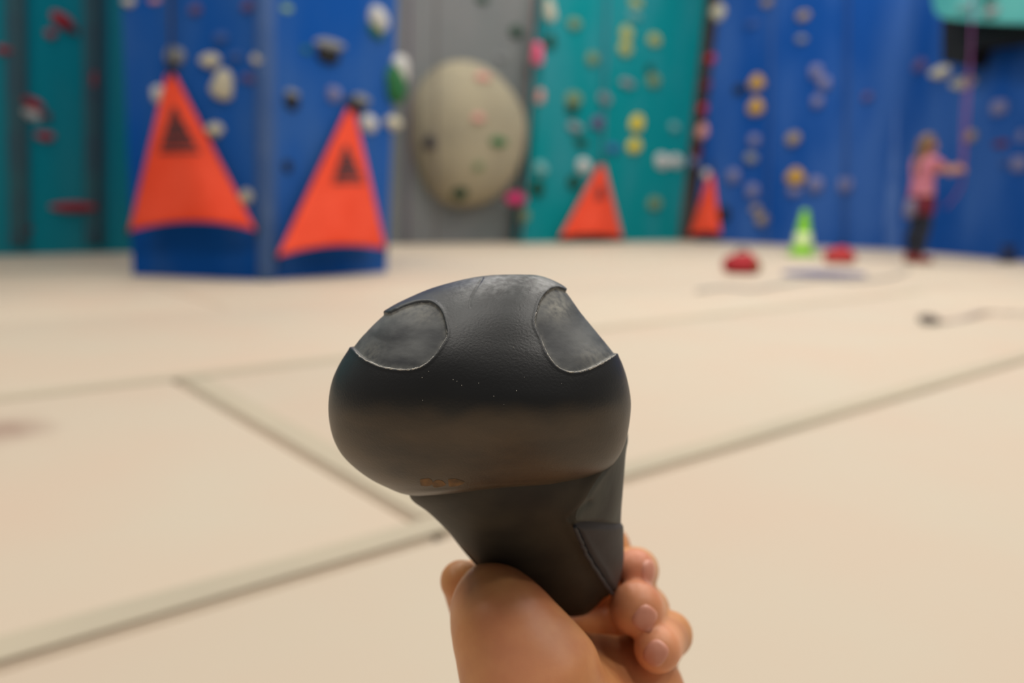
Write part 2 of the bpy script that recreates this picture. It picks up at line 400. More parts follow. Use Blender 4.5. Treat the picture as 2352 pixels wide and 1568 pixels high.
class Loft:
    def __init__(s, ctrl, nt, nf, nb, nfe=2.3, mfe=2.0):
        Q = hermite(ctrl, np.linspace(0, 1, nt)); s.Q = Q
        sf = -np.cos(np.pi * np.linspace(0, 1, nf)); sb = np.cos(np.pi * np.linspace(0, 1, nb + 2))[1:-1]
        S_ = np.concatenate([sf, sb]); front = np.concatenate([np.ones(nf), np.zeros(nb)]) > 0
        s.nt, s.ns, s.nf = nt, len(S_), nf
        SS = S_[None, :]; w = (SS + 1) / 2
        U = Q[:, 0:1] * (1 - w) + Q[:, 2:3] * w; Vv = Q[:, 1:2] * (1 - w) + Q[:, 3:4] * w
        Df, Dr, Db = (Q[:, k:k + 1] * DS for k in (4, 5, 6))
        gf = np.clip(1 - np.abs(SS) ** nfe, 0, 1) ** (1 / mfe); gb = np.clip(1 - SS ** 2, 0, 1) ** 0.5
        D = np.where(front[None, :], Dr - (Dr - Df) * gf, Dr + (Db - Dr) * gb)
        De = np.where(front[None, :], D, Dr)
        X = np.stack([(U - 1176) / F * De, -(Vv - 784) / F * De, D], -1)
        s.U = np.where(front[None, :], U, np.where(SS < 0, 2 * Q[:, 0:1] - U, 2 * Q[:, 2:3] - U)); s.V = np.broadcast_to(Vv, s.U.shape).copy()
        s.X = X; s.Sv = S_; s.front = front
    def normals(s):
        X = s.X; du = np.roll(X, -1, 1) - np.roll(X, 1, 1); dv = np.gradient(X, axis=0)
        n = np.cross(du, dv); n /= np.linalg.norm(n, axis=-1, keepdims=True) + 1e-15
        c = X.mean((0, 1)); 
        if (n * (X - c)).sum() < 0: n = -n
        return n
    def faces(s):
        i, j = np.meshgrid(np.arange(s.nt - 1), np.arange(s.ns), indexing='ij'); j2 = (j + 1) % s.ns
        return np.stack([i * s.ns + j, i * s.ns + j2, (i + 1) * s.ns + j2, (i + 1) * s.ns + j], -1).reshape(-1, 4)
    def at(s, u, v):            # grid index of the front vertex shown at pixel u, v
        d = (s.U[:, :s.nf] - u) ** 2 + (s.V[:, :s.nf] - v) ** 2; k = np.unravel_index(np.argmin(d), d.shape); return k
def poly_sd(poly, U, V):        # signed distance to a polygon (inside negative)
    p = np.asarray(poly, float); q = np.roll(p, -1, 0); d = np.full(U.shape, 1e9); ins = np.zeros(U.shape, bool)
    for a, b in zip(p, q):
        e = b - a; t = np.clip(((U - a[0]) * e[0] + (V - a[1]) * e[1]) / (e @ e), 0, 1)
        d = np.minimum(d, (U - a[0] - t * e[0]) ** 2 + (V - a[1] - t * e[1]) ** 2)
        cnd = ((a[1] > V) != (b[1] > V)) & (U < (b[0] - a[0]) * (V - a[1]) / (b[1] - a[1] + 1e-12) + a[0]); ins ^= cnd
    d = np.sqrt(d); return np.where(ins, -d, d)
def line_d(pts, U, V):
    p = np.asarray(pts, float); d = np.full(U.shape, 1e9)
    for a, b in zip(p[:-1], p[1:]):
        e = b - a; t = np.clip(((U - a[0]) * e[0] + (V - a[1]) * e[1]) / (e @ e), 0, 1)
        d = np.minimum(d, (U - a[0] - t * e[0]) ** 2 + (V - a[1] - t * e[1]) ** 2)
    return np.sqrt(d)
def sub_mesh(name, X, faces, m, parent, attrs=None):
    used = np.unique(faces); remap = np.full(len(X), -1); remap[used] = np.arange(len(used))
    o = mobj(name, X[used], remap[faces], m, parent)
    for k, A in (attrs or {}).items():
        at = o.data.attributes.new(k, 'FLOAT', 'POINT'); at.data.foreach_set('value', np.ascontiguousarray(A.reshape(-1)[used], np.float32))
    return o
def sstep(x, a, b):
    t = np.clip((x - a) / (b - a), 0, 1); return t * t * (3 - 2 * t)

def rubber_mat():
    m = mat('black_rubber', (25, 26, 28), 0.40, scale=70, rgb2=(19, 20, 22), bump=0.32, bscale=1200, spec=0.5, mixlo=0.3, mixhi=0.7)
    nt = m.node_tree; b = nt.nodes['Principled BSDF']; tc = nt.nodes.new('ShaderNodeTexCoord')
    def layer(attr, rgb, scale, stretch, lo, hi, amount):
        old = b.inputs['Base Color'].links[0].from_socket
        at = nt.nodes.new('ShaderNodeAttribute'); at.attribute_name = attr
        mp = nt.nodes.new('ShaderNodeMapping'); mp.inputs['Scale'].default_value = stretch; nt.links.new(tc.outputs['Object'], mp.inputs[0])
        nz = nt.nodes.new('ShaderNodeTexNoise'); nz.inputs['Scale'].default_value = scale; nz.inputs['Detail'].default_value = 6; nt.links.new(mp.outputs[0], nz.inputs['Vector'])
        mr = nt.nodes.new('ShaderNodeMapRange'); mr.inputs[1].default_value = lo; mr.inputs[2].default_value = hi; nt.links.new(nz.outputs['Fac'], mr.inputs[0])
        mu = nt.nodes.new('ShaderNodeMath'); mu.operation = 'MULTIPLY'; nt.links.new(at.outputs['Fac'], mu.inputs[0]); nt.links.new(mr.outputs[0], mu.inputs[1])
        m2 = nt.nodes.new('ShaderNodeMath'); m2.operation = 'MULTIPLY'; m2.inputs[1].default_value = amount; nt.links.new(mu.outputs[0], m2.inputs[0])
        mx = nt.nodes.new('ShaderNodeMix'); mx.data_type = 'RGBA'; mx.inputs[7].default_value = (*lin(rgb), 1); nt.links.new(m2.outputs[0], mx.inputs[0]); nt.links.new(old, mx.inputs[6]); nt.links.new(mx.outputs[2], b.inputs['Base Color'])
    layer('dust', (78, 64, 48), 34, (1, 1, 2.4), 0.15, 0.62, 0.95)          # trodden-in brown dust of the sole
    layer('scuff_shine', (150, 152, 152), 420, (1, 1, 0.07), 0.42, 0.72, 0.75)    # fine upright scratches, with the toe-top highlight painted into their grey
    layer('haze', (92, 96, 98), 60, (1, 1, 1), 0.25, 0.8, 0.6)              # greyer toe top and side edges
    return m
M_rubber = rubber_mat(); M_sole = M_rubber
M_patch = mat('buffed_rubber', (104, 106, 106), 0.55, scale=110, rgb2=(60, 62, 65), bump=0.15, bscale=900, spec=0.3, mixlo=0.32, mixhi=0.66, detail=7, stretch=(0.55, 0.55, 1.6))
def rim_layer(m):
    nt = m.node_tree; b = nt.nodes['Principled BSDF']; old = b.inputs['Base Color'].links[0].from_socket
    at = nt.nodes.new('ShaderNodeAttribute'); at.attribute_name = 'rim'; nz = nt.nodes.new('ShaderNodeTexNoise'); nz.inputs['Scale'].default_value = 500; nz.inputs['Detail'].default_value = 6
    tc = nt.nodes.new('ShaderNodeTexCoord'); nt.links.new(tc.outputs['Object'], nz.inputs['Vector'])
    mr = nt.nodes.new('ShaderNodeMapRange'); mr.inputs[1].default_value = 0.3; mr.inputs[2].default_value = 0.62; nt.links.new(nz.outputs['Fac'], mr.inputs[0])
    mu = nt.nodes.new('ShaderNodeMath'); mu.operation = 'MULTIPLY'; nt.links.new(at.outputs['Fac'], mu.inputs[0]); nt.links.new(mr.outputs[0], mu.inputs[1])
    mx = nt.nodes.new('ShaderNodeMix'); mx.data_type = 'RGBA'; mx.inputs[7].default_value = (*lin((158, 156, 146)), 1); nt.links.new(mu.outputs[0], mx.inputs[0]); nt.links.new(old, mx.inputs[6]); nt.links.new(mx.outputs[2], b.inputs['Base Color'])
rim_layer(M_patch)
M_flank_lit = mat('flank_rubber_lit', (92, 96, 92), 0.6, scale=60, rgb2=(62, 62, 62), bump=0.12, bscale=500, spec=0.3, stretch=(1, 1, 0.3))  # lighter grey puts the light falling on this side into the colour
M_upper = mat('shoe_upper', (60, 54, 44), 0.6, scale=30, rgb2=(28, 26, 25), bump=0.15, bscale=500, spec=0.35)
M_heel = mat('heel_rubber', (62, 60, 64), 0.6, scale=40, rgb2=(44, 42, 46), bump=0.15, bscale=600, spec=0.4)
M_chalk = mat('chalk', (196, 192, 184), 0.9, scale=900, rgb2=(140, 138, 132))
M_print = mat('orange_print', (122, 88, 52), 0.7, scale=260, rgb2=(72, 58, 42))

toe_ctrl = [
 # Lu   Lv    Ru    Rv     Df     Dr     Db
 (1172, 632, 1196, 632, .3050, .3050, .3050),
 (1118, 633.5, 1238, 634, .2985, .3040, .3140),
 (1052, 643, 1284, 650, .2920, .3030, .3220),
 (985, 661, 1308, 668, .2870, .3030, .3270),
 (938, 682, 1326, 690, .2830, .3030, .3310),
 (898, 704, 1344, 714, .2795, .3030, .3340),
 (862, 731, 1366, 743, .2760, .3030, .3370),
 (824, 766, 1396, 784, .2720, .3025, .3400),
 (799, 800, 1418, 816, .2690, .3015, .3420),
 (779, 832, 1432, 846, .2668, .3010, .3430),
 (763, 871, 1443, 881, .2650, .3005, .3440),
 (756, 920, 1450, 926, .2640, .3000, .3440),
 (758, 965, 1447, 970, .2655, .3005, .3440),
 (768, 1010, 1438, 1013, .2700, .3020, .3430),
 (786, 1046, 1421, 1048, .2745, .3040, .3420),
 (814, 1076, 1396, 1075, .2785, .3060, .3410),
 (852, 1103, 1362, 1093, .2820, .3080, .3390),
 (892, 1121, 1325, 1104, .2850, .3090, .3370),
 (926, 1133, 1290, 1112, .2880, .3100, .3340),
 (960, 1137, 1262, 1114, .2950, .3120, .3300),
 (1010, 1130, 1220, 1110, .3070, .3150, .3220),
]
T = Loft(toe_ctrl, 470, 470, 70, 2.5, 1.9)
patchL = [(770, 770), (790, 786), (806, 798), (830, 820), (868, 839), (905, 847), (945, 848), (975, 838), (1000, 815), (1018, 788), (1027, 770), (1024, 745), (1018, 722), (1006, 702), (985, 689), (955, 690), (925, 700), (903, 711), (880, 716), (800, 700)]
patchR = [(1302, 664), (1283, 658), (1263, 664), (1243, 686), (1233, 715), (1229, 742), (1240, 768), (1252, 798), (1266, 824), (1285, 844), (1312, 854), (1340, 851), (1372, 838), (1398, 824), (1414, 813), (1440, 800), (1460, 760), (1400, 660), (1330, 645)]
def dense(poly, k=6, closed=True):
    p = list(poly)
    if closed: return smooth_path(p + [p[0]], k)[:-1]
    return smooth_path(p, k)
dL, dR = dense(patchL, 4), dense(patchR, 4)
sdL, sdR = poly_sd(dL, T.U, T.V), poly_sd(dR, T.U, T.V)
back_ok = (T.front[None, :] | (T.X[..., 2] < (T.Q[:, 5:6] * DS + 0.011)))
sdL = np.where(back_ok, sdL, 99); sdR = np.where(back_ok, sdR, 99)
N = T.normals()
jit = 1 + 0.0 * T.U
disp = -0.00105 * (1 - sstep(sdL, -3.5, 0.8)) - 0.00100 * (1 - sstep(sdR, -3.5, 0.8))
disp += 0.00012 * np.exp(-((sdL - 3.0) / 4) ** 2) + 0.00012 * np.exp(-((sdR - 3.0) / 4) ** 2)      # swollen lip
crease = line_d(smooth_path([(1108, 640), (1090, 668), (1081, 690), (1080, 704)]), T.U, T.V)
disp += np.where(T.front[None, :], -0.00022 * np.exp(-(crease / 2.2) ** 2), 0)
# broad unevenness of moulded rubber and the slightly dished centre of each patch
disp += 0.0004 * np.sin(T.U / 61 + 1.0) * np.sin(T.V / 47) - 0.0005 * np.clip(-sdL / 60, 0, 1) - 0.0004 * np.clip(-sdR / 60, 0, 1)
T.X = T.X + N * disp[..., None]
shoe = empty('climbing_shoe', P(1330, 1415, .345 * DS), 'black rubber climbing shoe held toe up, two worn oval patches', 'shoe')
XW = c2w(T.X.reshape(-1, 3)); FT = T.faces()
fc = lambda A: A.reshape(-1)[FT].mean(1)
inL = fc(sdL) < -1.5; inR = fc(sdR) < -1.5
edge_v = 938 + 10 * np.sin(T.U / 130) + 22 * sstep(T.U, 1250, 1440)
issole = (fc(T.V - edge_v) > 0)
wob = 14 * np.sin(T.U / 37 + 2) + 9 * np.sin(T.U / 17) + 6 * np.sin(T.V / 13 + T.U / 23)
A_ = {'dust': sstep(T.V - edge_v + 0.5 * wob, -22, 26) * (1 - 0.35 * sstep(T.U, 1290, 1430)),
      'scuff_shine': (1 - sstep(T.V + 0.4 * wob, 640, 705)) * sstep(T.U, 990, 1080) * (1 - sstep(T.U, 1255, 1300)),
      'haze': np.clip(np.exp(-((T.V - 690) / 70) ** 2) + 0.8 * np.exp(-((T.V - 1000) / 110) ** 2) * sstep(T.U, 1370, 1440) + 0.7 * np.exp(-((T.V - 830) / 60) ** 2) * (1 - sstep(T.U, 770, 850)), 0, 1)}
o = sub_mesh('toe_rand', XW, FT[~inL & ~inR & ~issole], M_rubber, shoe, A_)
o = sub_mesh('sole', XW, FT[issole], M_sole, shoe, A_); o['label'] = 'dusty brown rubber sole'
SOLE = o
rimL = {'rim': np.clip(0.40 * np.exp(-(sdL / 9) ** 2) + 0.35 * np.exp(-(((T.U - 965) / 45) ** 2 + ((T.V - 712) / 24) ** 2)) + 0.25 * np.exp(-(((T.U - 845) / 30) ** 2 + ((T.V - 800) / 24) ** 2)), 0, 1)}
rimR = {'rim': np.clip(0.40 * np.exp(-(sdR / 9) ** 2) + 0.75 * np.exp(-(((T.U - 1282) / 34) ** 2 + ((T.V - 698) / 30) ** 2)) + 0.35 * np.exp(-(((T.U - 1370) / 40) ** 2 + ((T.V - 815) / 24) ** 2)), 0, 1)}
pL = sub_mesh('worn_patch', XW, FT[inL], M_patch, shoe, rimL); pL['label'] = 'worn grey oval patch at the wide side of the toe'
pR = sub_mesh('worn_patch', XW, FT[inR], M_patch, shoe, rimR); pR['label'] = 'worn grey oval patch at the steep side of the toe'
def on_surface(L, pts, lift):
    out = []; Nn = L.normals()
    for u, v in pts:
        k = L.at(u, v); out.append(L.X[k] + Nn[k] * lift)
    return np.array(out)
def chalk(parent, pts, r, lift=-0.0001, taper=True):
    pth = on_surface(T, smooth_path(pts, 10), lift)
    rad = 1.35 * r * (0.6 + 0.9 * rng.random(len(pth)))
    if taper: rad *= np.sin(np.pi * np.linspace(0.04, 0.96, len(pth))) ** 0.4
    V, Fc = tube(c2w(pth), rad, 6); return mobj('chalk_edge', V, Fc, M_chalk, parent)
chalk(pL, [(810, 801), (830, 820), (868, 839), (905, 847), (945, 848), (975, 838), (998, 817)], 0.00022)
chalk(pL, [(1000, 814), (1018, 788), (1026, 770), (1024, 750)], 0.00012)
chalk(pR, [(1240, 768), (1229, 742), (1233, 715), (1244, 686), (1262, 666)], 0.00010)
chalk(pR, [(1242, 772), (1252, 798), (1266, 824), (1285, 844), (1312, 854)], 0.00016)
chalk(pR, [(1300, 852), (1316, 854), (1340, 851), (1372, 838), (1398, 824), (1412, 815)], 0.00024)
# chalk specks stuck on the toe
spk = bmesh.new()
for u, v in [(985, 853), (970, 868), (1040, 872), (1050, 876), (1100, 880), (971, 920), (1157, 928), (1060, 884), (1205, 866), (1180, 796), (1048, 750), (1290, 880), (1135, 910), (1187, 898)]:
    p = c2w(on_surface(T, [(u, v)], 0.00005))[0]
    bmesh.ops.create_icosphere(spk, subdivisions=1, radius=0.00011 + 0.00008 * random.random(), matrix=Matrix.Translation(Vector(p - root_loc(shoe))))
me = bpy.data.meshes.new('chalk_specks'); spk.to_mesh(me); spk.free(); me.materials.append(M_chalk)
o = bpy.data.objects.new('chalk_specks', me); COL.objects.link(o); o.parent = shoe; o['kind'] = 'stuff'
# faded orange print on the sole
for blob in ([(966, 1098), (985, 1096), (994, 1103), (990, 1112), (968, 1112)], [(992, 1106), (1008, 1099), (1024, 1108), (1018, 1114), (998, 1116)], [(1030, 1098), (1048, 1098), (1066, 1105), (1060, 1111), (1034, 1115)]):
    ring = on_surface(T, smooth_path(blob + [blob[0]], 5)[:-1], 0.00006); c0 = on_surface(T, [np.mean(blob, 0)], 0.00010)
    V = c2w(np.vstack([c0, ring])); n = len(ring)
    mobj('faded_print', V, [[0, 1 + i, 1 + (i + 1) % n] for i in range(n)], M_print, SOLE)

mid_ctrl = [
 (1180, 840, 1300, 840, .3200, .3220, .3240),
 (1140, 875, 1370, 872, .3150, .3215, .3300),
 (1105, 925, 1414, 920, .3090, .3205, .3390),
 (1060, 985, 1436, 985, .3040, .3200, .3480),
 (990, 1030, 1436, 1010, .3000, .3200, .3520),
 (955, 1075, 1434, 1035, .2960, .3200, .3560),
 (938, 1112, 1432, 1062, .2940, .3210, .3600),
 (942, 1142, 1430, 1090, .2950, .3230, .3640),
 (984, 1177, 1427, 1130, .2990, .3270, .3690),
 (1020, 1214, 1424, 1168, .3040, .3320, .3740),
 (1049, 1251, 1423, 1206, .3100, .3380, .3790),
 (1074, 1281, 1424, 1244, .3165, .3440, .3830),
 (1102, 1312, 1424, 1285, .3235, .3500, .3860),
 (1142, 1350, 1414, 1330, .3310, .3560, .3880),
 (1200, 1387, 1392, 1366, .3390, .3610, .3880),
 (1256, 1408, 1368, 1394, .3470, .3650, .3860),
 (1296, 1416, 1350, 1409, .3560, .3690, .3820),
 (1318, 1417, 1338, 1414, .3720, .3740, .3770),
]
B_ = Loft(mid_ctrl, 220, 220, 50, 3.2, 2.0)
Nb = B_.normals()
# the front is pinched in towards the arch, with a hard corner to the flank
flank = [(1420, 1010), (1372, 1085), (1330, 1150), (1312, 1200), (1345, 1262), (1398, 1358)]
dfl = line_d(smooth_path(flank), B_.U, B_.V)
db = np.where(B_.front[None, :], 0.0012 * np.exp(-(dfl / 16) ** 2), 0)
arch = np.exp(-(((B_.U - 1190) / 120) ** 2 + ((B_.V - 1255) / 80) ** 2)); db -= np.where(B_.front[None, :], 0.004 * arch, 0)
wr = line_d(smooth_path([(1310, 1190), (1340, 1160), (1352, 1150)]), B_.U, B_.V); db -= np.where(B_.front[None, :], 0.0010 * np.exp(-(wr / 7) ** 2), 0)
B_.X = B_.X + Nb * db[..., None]
XB = c2w(B_.X.reshape(-1, 3)); FB = B_.faces()
mobj('upper', XB, np.vstack([FB]).tolist() + [list(range(B_.ns))[::-1], [(B_.nt - 1) * B_.ns + k for k in range(B_.ns)]], M_upper, shoe)
dflank = poly_sd(dense([(1432, 985), (1408, 1040), (1362, 1100), (1336, 1150), (1322, 1196), (1380, 1200), (1500, 1205), (1500, 985)], 4), B_.U, B_.V)
dflank = np.where(B_.front[None, :] | (B_.X[..., 2] < (B_.Q[:, 5:6] * DS + 0.014)), dflank, 99)
XF = B_.X + B_.normals() * (0.0007 * (1 - sstep(dflank, -10, 0)) - 0.0001)[..., None]
inF = dflank.reshape(-1)[FB].mean(1) < 0.5
o = sub_mesh('side_rand', c2w(XF.reshape(-1, 3)), FB[inF], M_flank_lit, shoe); o['label'] = 'side rand of the shoe, its lit grey painted in'
# raised heel tab along the flank
tabp = dense([(1310, 1199), (1350, 1194), (1400, 1196), (1440, 1192), (1500, 1200), (1500, 1330), (1450, 1345), (1398, 1362), (1368, 1312), (1338, 1258)], 4)
sdt = poly_sd(tabp, B_.U, B_.V); sdt = np.where(B_.front[None, :] | (B_.X[..., 2] < (B_.Q[:, 5:6] * DS + 0.012)), sdt, 99)
Nb = B_.normals()
XT = B_.X + Nb * (0.0019 * (1 - sstep(sdt, -18, 0)) - 0.0003)[..., None]
inT = sdt.reshape(-1)[FB].mean(1) < 1.0
o = sub_mesh('heel_tab', c2w(XT.reshape(-1, 3)), FB[inT], M_heel, shoe); o['label'] = 'raised dark heel tab with a seam'
# seam cord along the tab edge
pth = on_surface(B_, smooth_path([(1316, 1202), (1338, 1250), (1366, 1304), (1396, 1354)], 10), 0.0013)
V, Fc = tube(c2w(pth), 0.00075, 8); mobj('seam', V, Fc, M_heel, o)

# ================================================================== THE HAND
def px(u, v, D, r):
    D = D * DS; return ((u - 1176) / F * D, -(v - 784) / F * D, D, r / F * D)
allc = {
 'thumb': [px(1112, 1352, .338, 52), px(1130, 1386, .326, 78), px(1158, 1440, .316, 110), px(1220, 1560, .312, 150), px(1256, 1720, .318, 190)],
 'palm': [px(1215, 1590, .352, 150), px(1330, 1620, .362, 150), px(1445, 1600, .366, 118)],
 'palm2': [px(1262, 1720, .33, 210), px(1400, 1660, .352, 150)],
 'back': [px(1110, 1430, .372, 56), px(1150, 1560, .365, 70), px(1200, 1800, .335, 160)],
 'indexbase': [px(1057, 1333, .356, 44), px(1085, 1400, .37, 52)],
 'index': [px(1057, 1333, .356, 44), px(1120, 1330, .405, 46), px(1280, 1290, .428, 46), px(1400, 1255, .415, 44), px(1402, 1250, .398, 40)],
 'middle': [px(1120, 1410, .40, 52), px(1260, 1370, .435, 50), px(1420, 1322, .432, 50), px(1462, 1308, .40, 47), px(1459, 1306, .366, 45)],
 'ring': [px(1150, 1490, .40, 56), px(1280, 1450, .43, 54), px(1450, 1412, .428, 55), px(1478, 1402, .392, 56), px(1462, 1397, .350, 62)],
 'pinky': [px(1190, 1570, .40, 58), px(1330, 1545, .42, 54), px(1500, 1510, .415, 52), px(1538, 1456, .376, 48), px(1510, 1489, .342, 54)],
 'hypothenar': [px(1445, 1600, .366, 118), px(1470, 1640, .37, 100), px(1500, 1560, .40, 62)],
 'wrist': [px(1265, 1720, .322, 205), px(1290, 1950, .305, 185), px(1300, 2200, .29, 185), px(1300, 2560, .27, 205)],
}
pts = np.array([p for c_ in allc.values() for p in c_])
lo = (pts[:, :3] - pts[:, 3:4]).min(0) - 0.006; hi = (pts[:, :3] + pts[:, 3:4]).max(0) + 0.006
G = SDF(lo, hi, 0.0013)
for k in ('thumb', 'palm', 'palm2', 'back', 'wrist', 'hypothenar'): G.chain(allc[k], 0.009)
G.chain(allc['indexbase'], 0.0035)
for k in ('index', 'middle', 'ring', 'pinky'):
    f_ = G.like(); f_.chain(allc[k], 0.0035); G.merge(f_, 0.0018)
V, Fc = G.mesh()
for it in range(2):              # light smoothing keeps the creases
    acc = np.zeros_like(V); cn = np.zeros(len(V))
    for a_, b_ in ((0, 1), (1, 2), (2, 3), (3, 0)):
        np.add.at(acc, Fc[:, a_], V[Fc[:, b_]]); np.add.at(cn, Fc[:, a_], 1); np.add.at(acc, Fc[:, b_], V[Fc[:, a_]]); np.add.at(cn, Fc[:, b_], 1)
    V = V * 0.5 + 0.5 * acc / cn[:, None]
M_skin = mat('skin', (218, 156, 100), 0.42, scale=40, rgb2=(188, 116, 72), bump=0.12, bscale=900, spec=0.4, sss=0.15, mixlo=0.35, mixhi=0.7)
M_nail = mat('nail', (226, 158, 134), 0.35, scale=200, spec=0.5, rgb2=(220, 150, 126))
hand_V, hand_F = V, Fc
tips = np.array([allc[k][-1][:3] for k in ('middle', 'ring', 'pinky')])
dt = np.min(np.linalg.norm(hand_V[:, None, :] - tips[None], axis=2), 1); blush = np.exp(-(dt / 0.012) ** 2)
blush += 0.5 * np.exp(-(np.linalg.norm((hand_V - np.array(px(1200, 1545, .28, 1)[:3])) * np.array([1, 1, 0.3]), axis=1) / 0.02) ** 2)
nt = M_skin.node_tree; b_ = nt.nodes['Principled BSDF']; old = b_.inputs['Base Color'].links[0].from_socket
at = nt.nodes.new('ShaderNodeAttribute'); at.attribute_name = 'blush'; mx = nt.nodes.new('ShaderNodeMix'); mx.data_type = 'RGBA'; mx.inputs[7].default_value = (*lin((240, 158, 130)), 1)
mu = nt.nodes.new('ShaderNodeMath'); mu.operation = 'MULTIPLY'; mu.inputs[1].default_value = 0.8; nt.links.new(at.outputs['Fac'], mu.inputs[0]); nt.links.new(mu.outputs[0], mx.inputs[0]); nt.links.new(old, mx.inputs[6]); nt.links.new(mx.outputs[2], b_.inputs['Base Color'])
hand = fix_normals(mobj('hand', c2w(V), Fc, M_skin, origin=P(1290, 1950, .305 * DS)))
at = hand.data.attributes.new('blush', 'FLOAT', 'POINT'); at.data.foreach_set('value', np.clip(blush, 0, 1).astype(np.float32))
tag(hand, 'bare hand gripping the heel of the black shoe', 'hand')
def skin_hit(u, v):
    d = np.array([(u - 1176) / F, -(v - 784) / F, 1.0]); D = 0.24
    while D < 0.45:
        k = np.round((d * D - G.lo) / G.h).astype(int)
        if (k > 1).all() and (k < G.n - 2).all() and G.g[tuple(k)] < 0: break
        D += 0.0003
    a_, b_, c_ = k; g = G.g; nn = np.array([g[a_ + 2, b_, c_] - g[a_ - 2, b_, c_], g[a_, b_ + 2, c_] - g[a_, b_ - 2, c_], g[a_, b_, c_ + 2] - g[a_, b_, c_ - 2]])
    return d * D, nn / np.linalg.norm(nn)
def skin_val(p):
    q = (p - G.lo) / G.h; k = np.clip(np.floor(q).astype(int), 0, G.n - 2); f_ = q - k; out = 0.0
    for a_ in (0, 1):
        for b_ in (0, 1):
            for c_ in (0, 1):
                out += (f_[0] if a_ else 1 - f_[0]) * (f_[1] if b_ else 1 - f_[1]) * (f_[2] if c_ else 1 - f_[2]) * G.g[k[0] + a_, k[1] + b_, k[2] + c_]
    return out
def nail(u, v, du, dv, w, h):            # a thin plate moulded to the finger tip
    c0, nrm = skin_hit(u, v)
    ax = np.array([du, -dv, 0.0]); ax -= nrm * (ax @ nrm); ax /= np.linalg.norm(ax); sd = np.cross(nrm, ax)
    nr, na = 6, 28; top = []; Fs = []
    for i in range(nr + 1):
        for k in range(na):
            A = 2 * math.pi * k / na; q = i / nr
            ca, sa = math.cos(A), math.sin(A); ca = math.copysign(abs(ca) ** 0.75, ca); sa = math.copysign(abs(sa) ** 0.75, sa)
            p = c0 + ax * h * q * ca + sd * w * q * sa + nrm * 0.004
            for _ in range(40):
                d_ = skin_val(p)
                if d_ < 0.0001: break
                p = p - nrm * max(d_ * 0.7, 0.00005)
            top.append(p + nrm * (0.00045 * (1 - 0.9 * (q > 0.99))))
    top = np.array(top); K = len(top); Vs = np.vstack([top, top - nrm * 0.0006])
    for i in range(nr):
        for k in range(na):
            k2 = (k + 1) % na; Fs.append([i * na + k, i * na + k2, (i + 1) * na + k2, (i + 1) * na + k]); Fs.append([K + i * na + k, K + (i + 1) * na + k, K + (i + 1) * na + k2, K + i * na + k2])
    for k in range(na): k2 = (k + 1) % na; Fs.append([nr * na + k, nr * na + k2, K + nr * na + k2, K + nr * na + k])
    fix_normals(mobj('fingernail', c2w(Vs), Fs, M_nail, hand))
nail(1496, 1318, -0.15, 1, 0.0042, 0.0055)
nail(1482, 1420, -0.5, 0.6, 0.0046, 0.0050)
nail(1506, 1500, -0.5, 0.7, 0.0042, 0.0050)

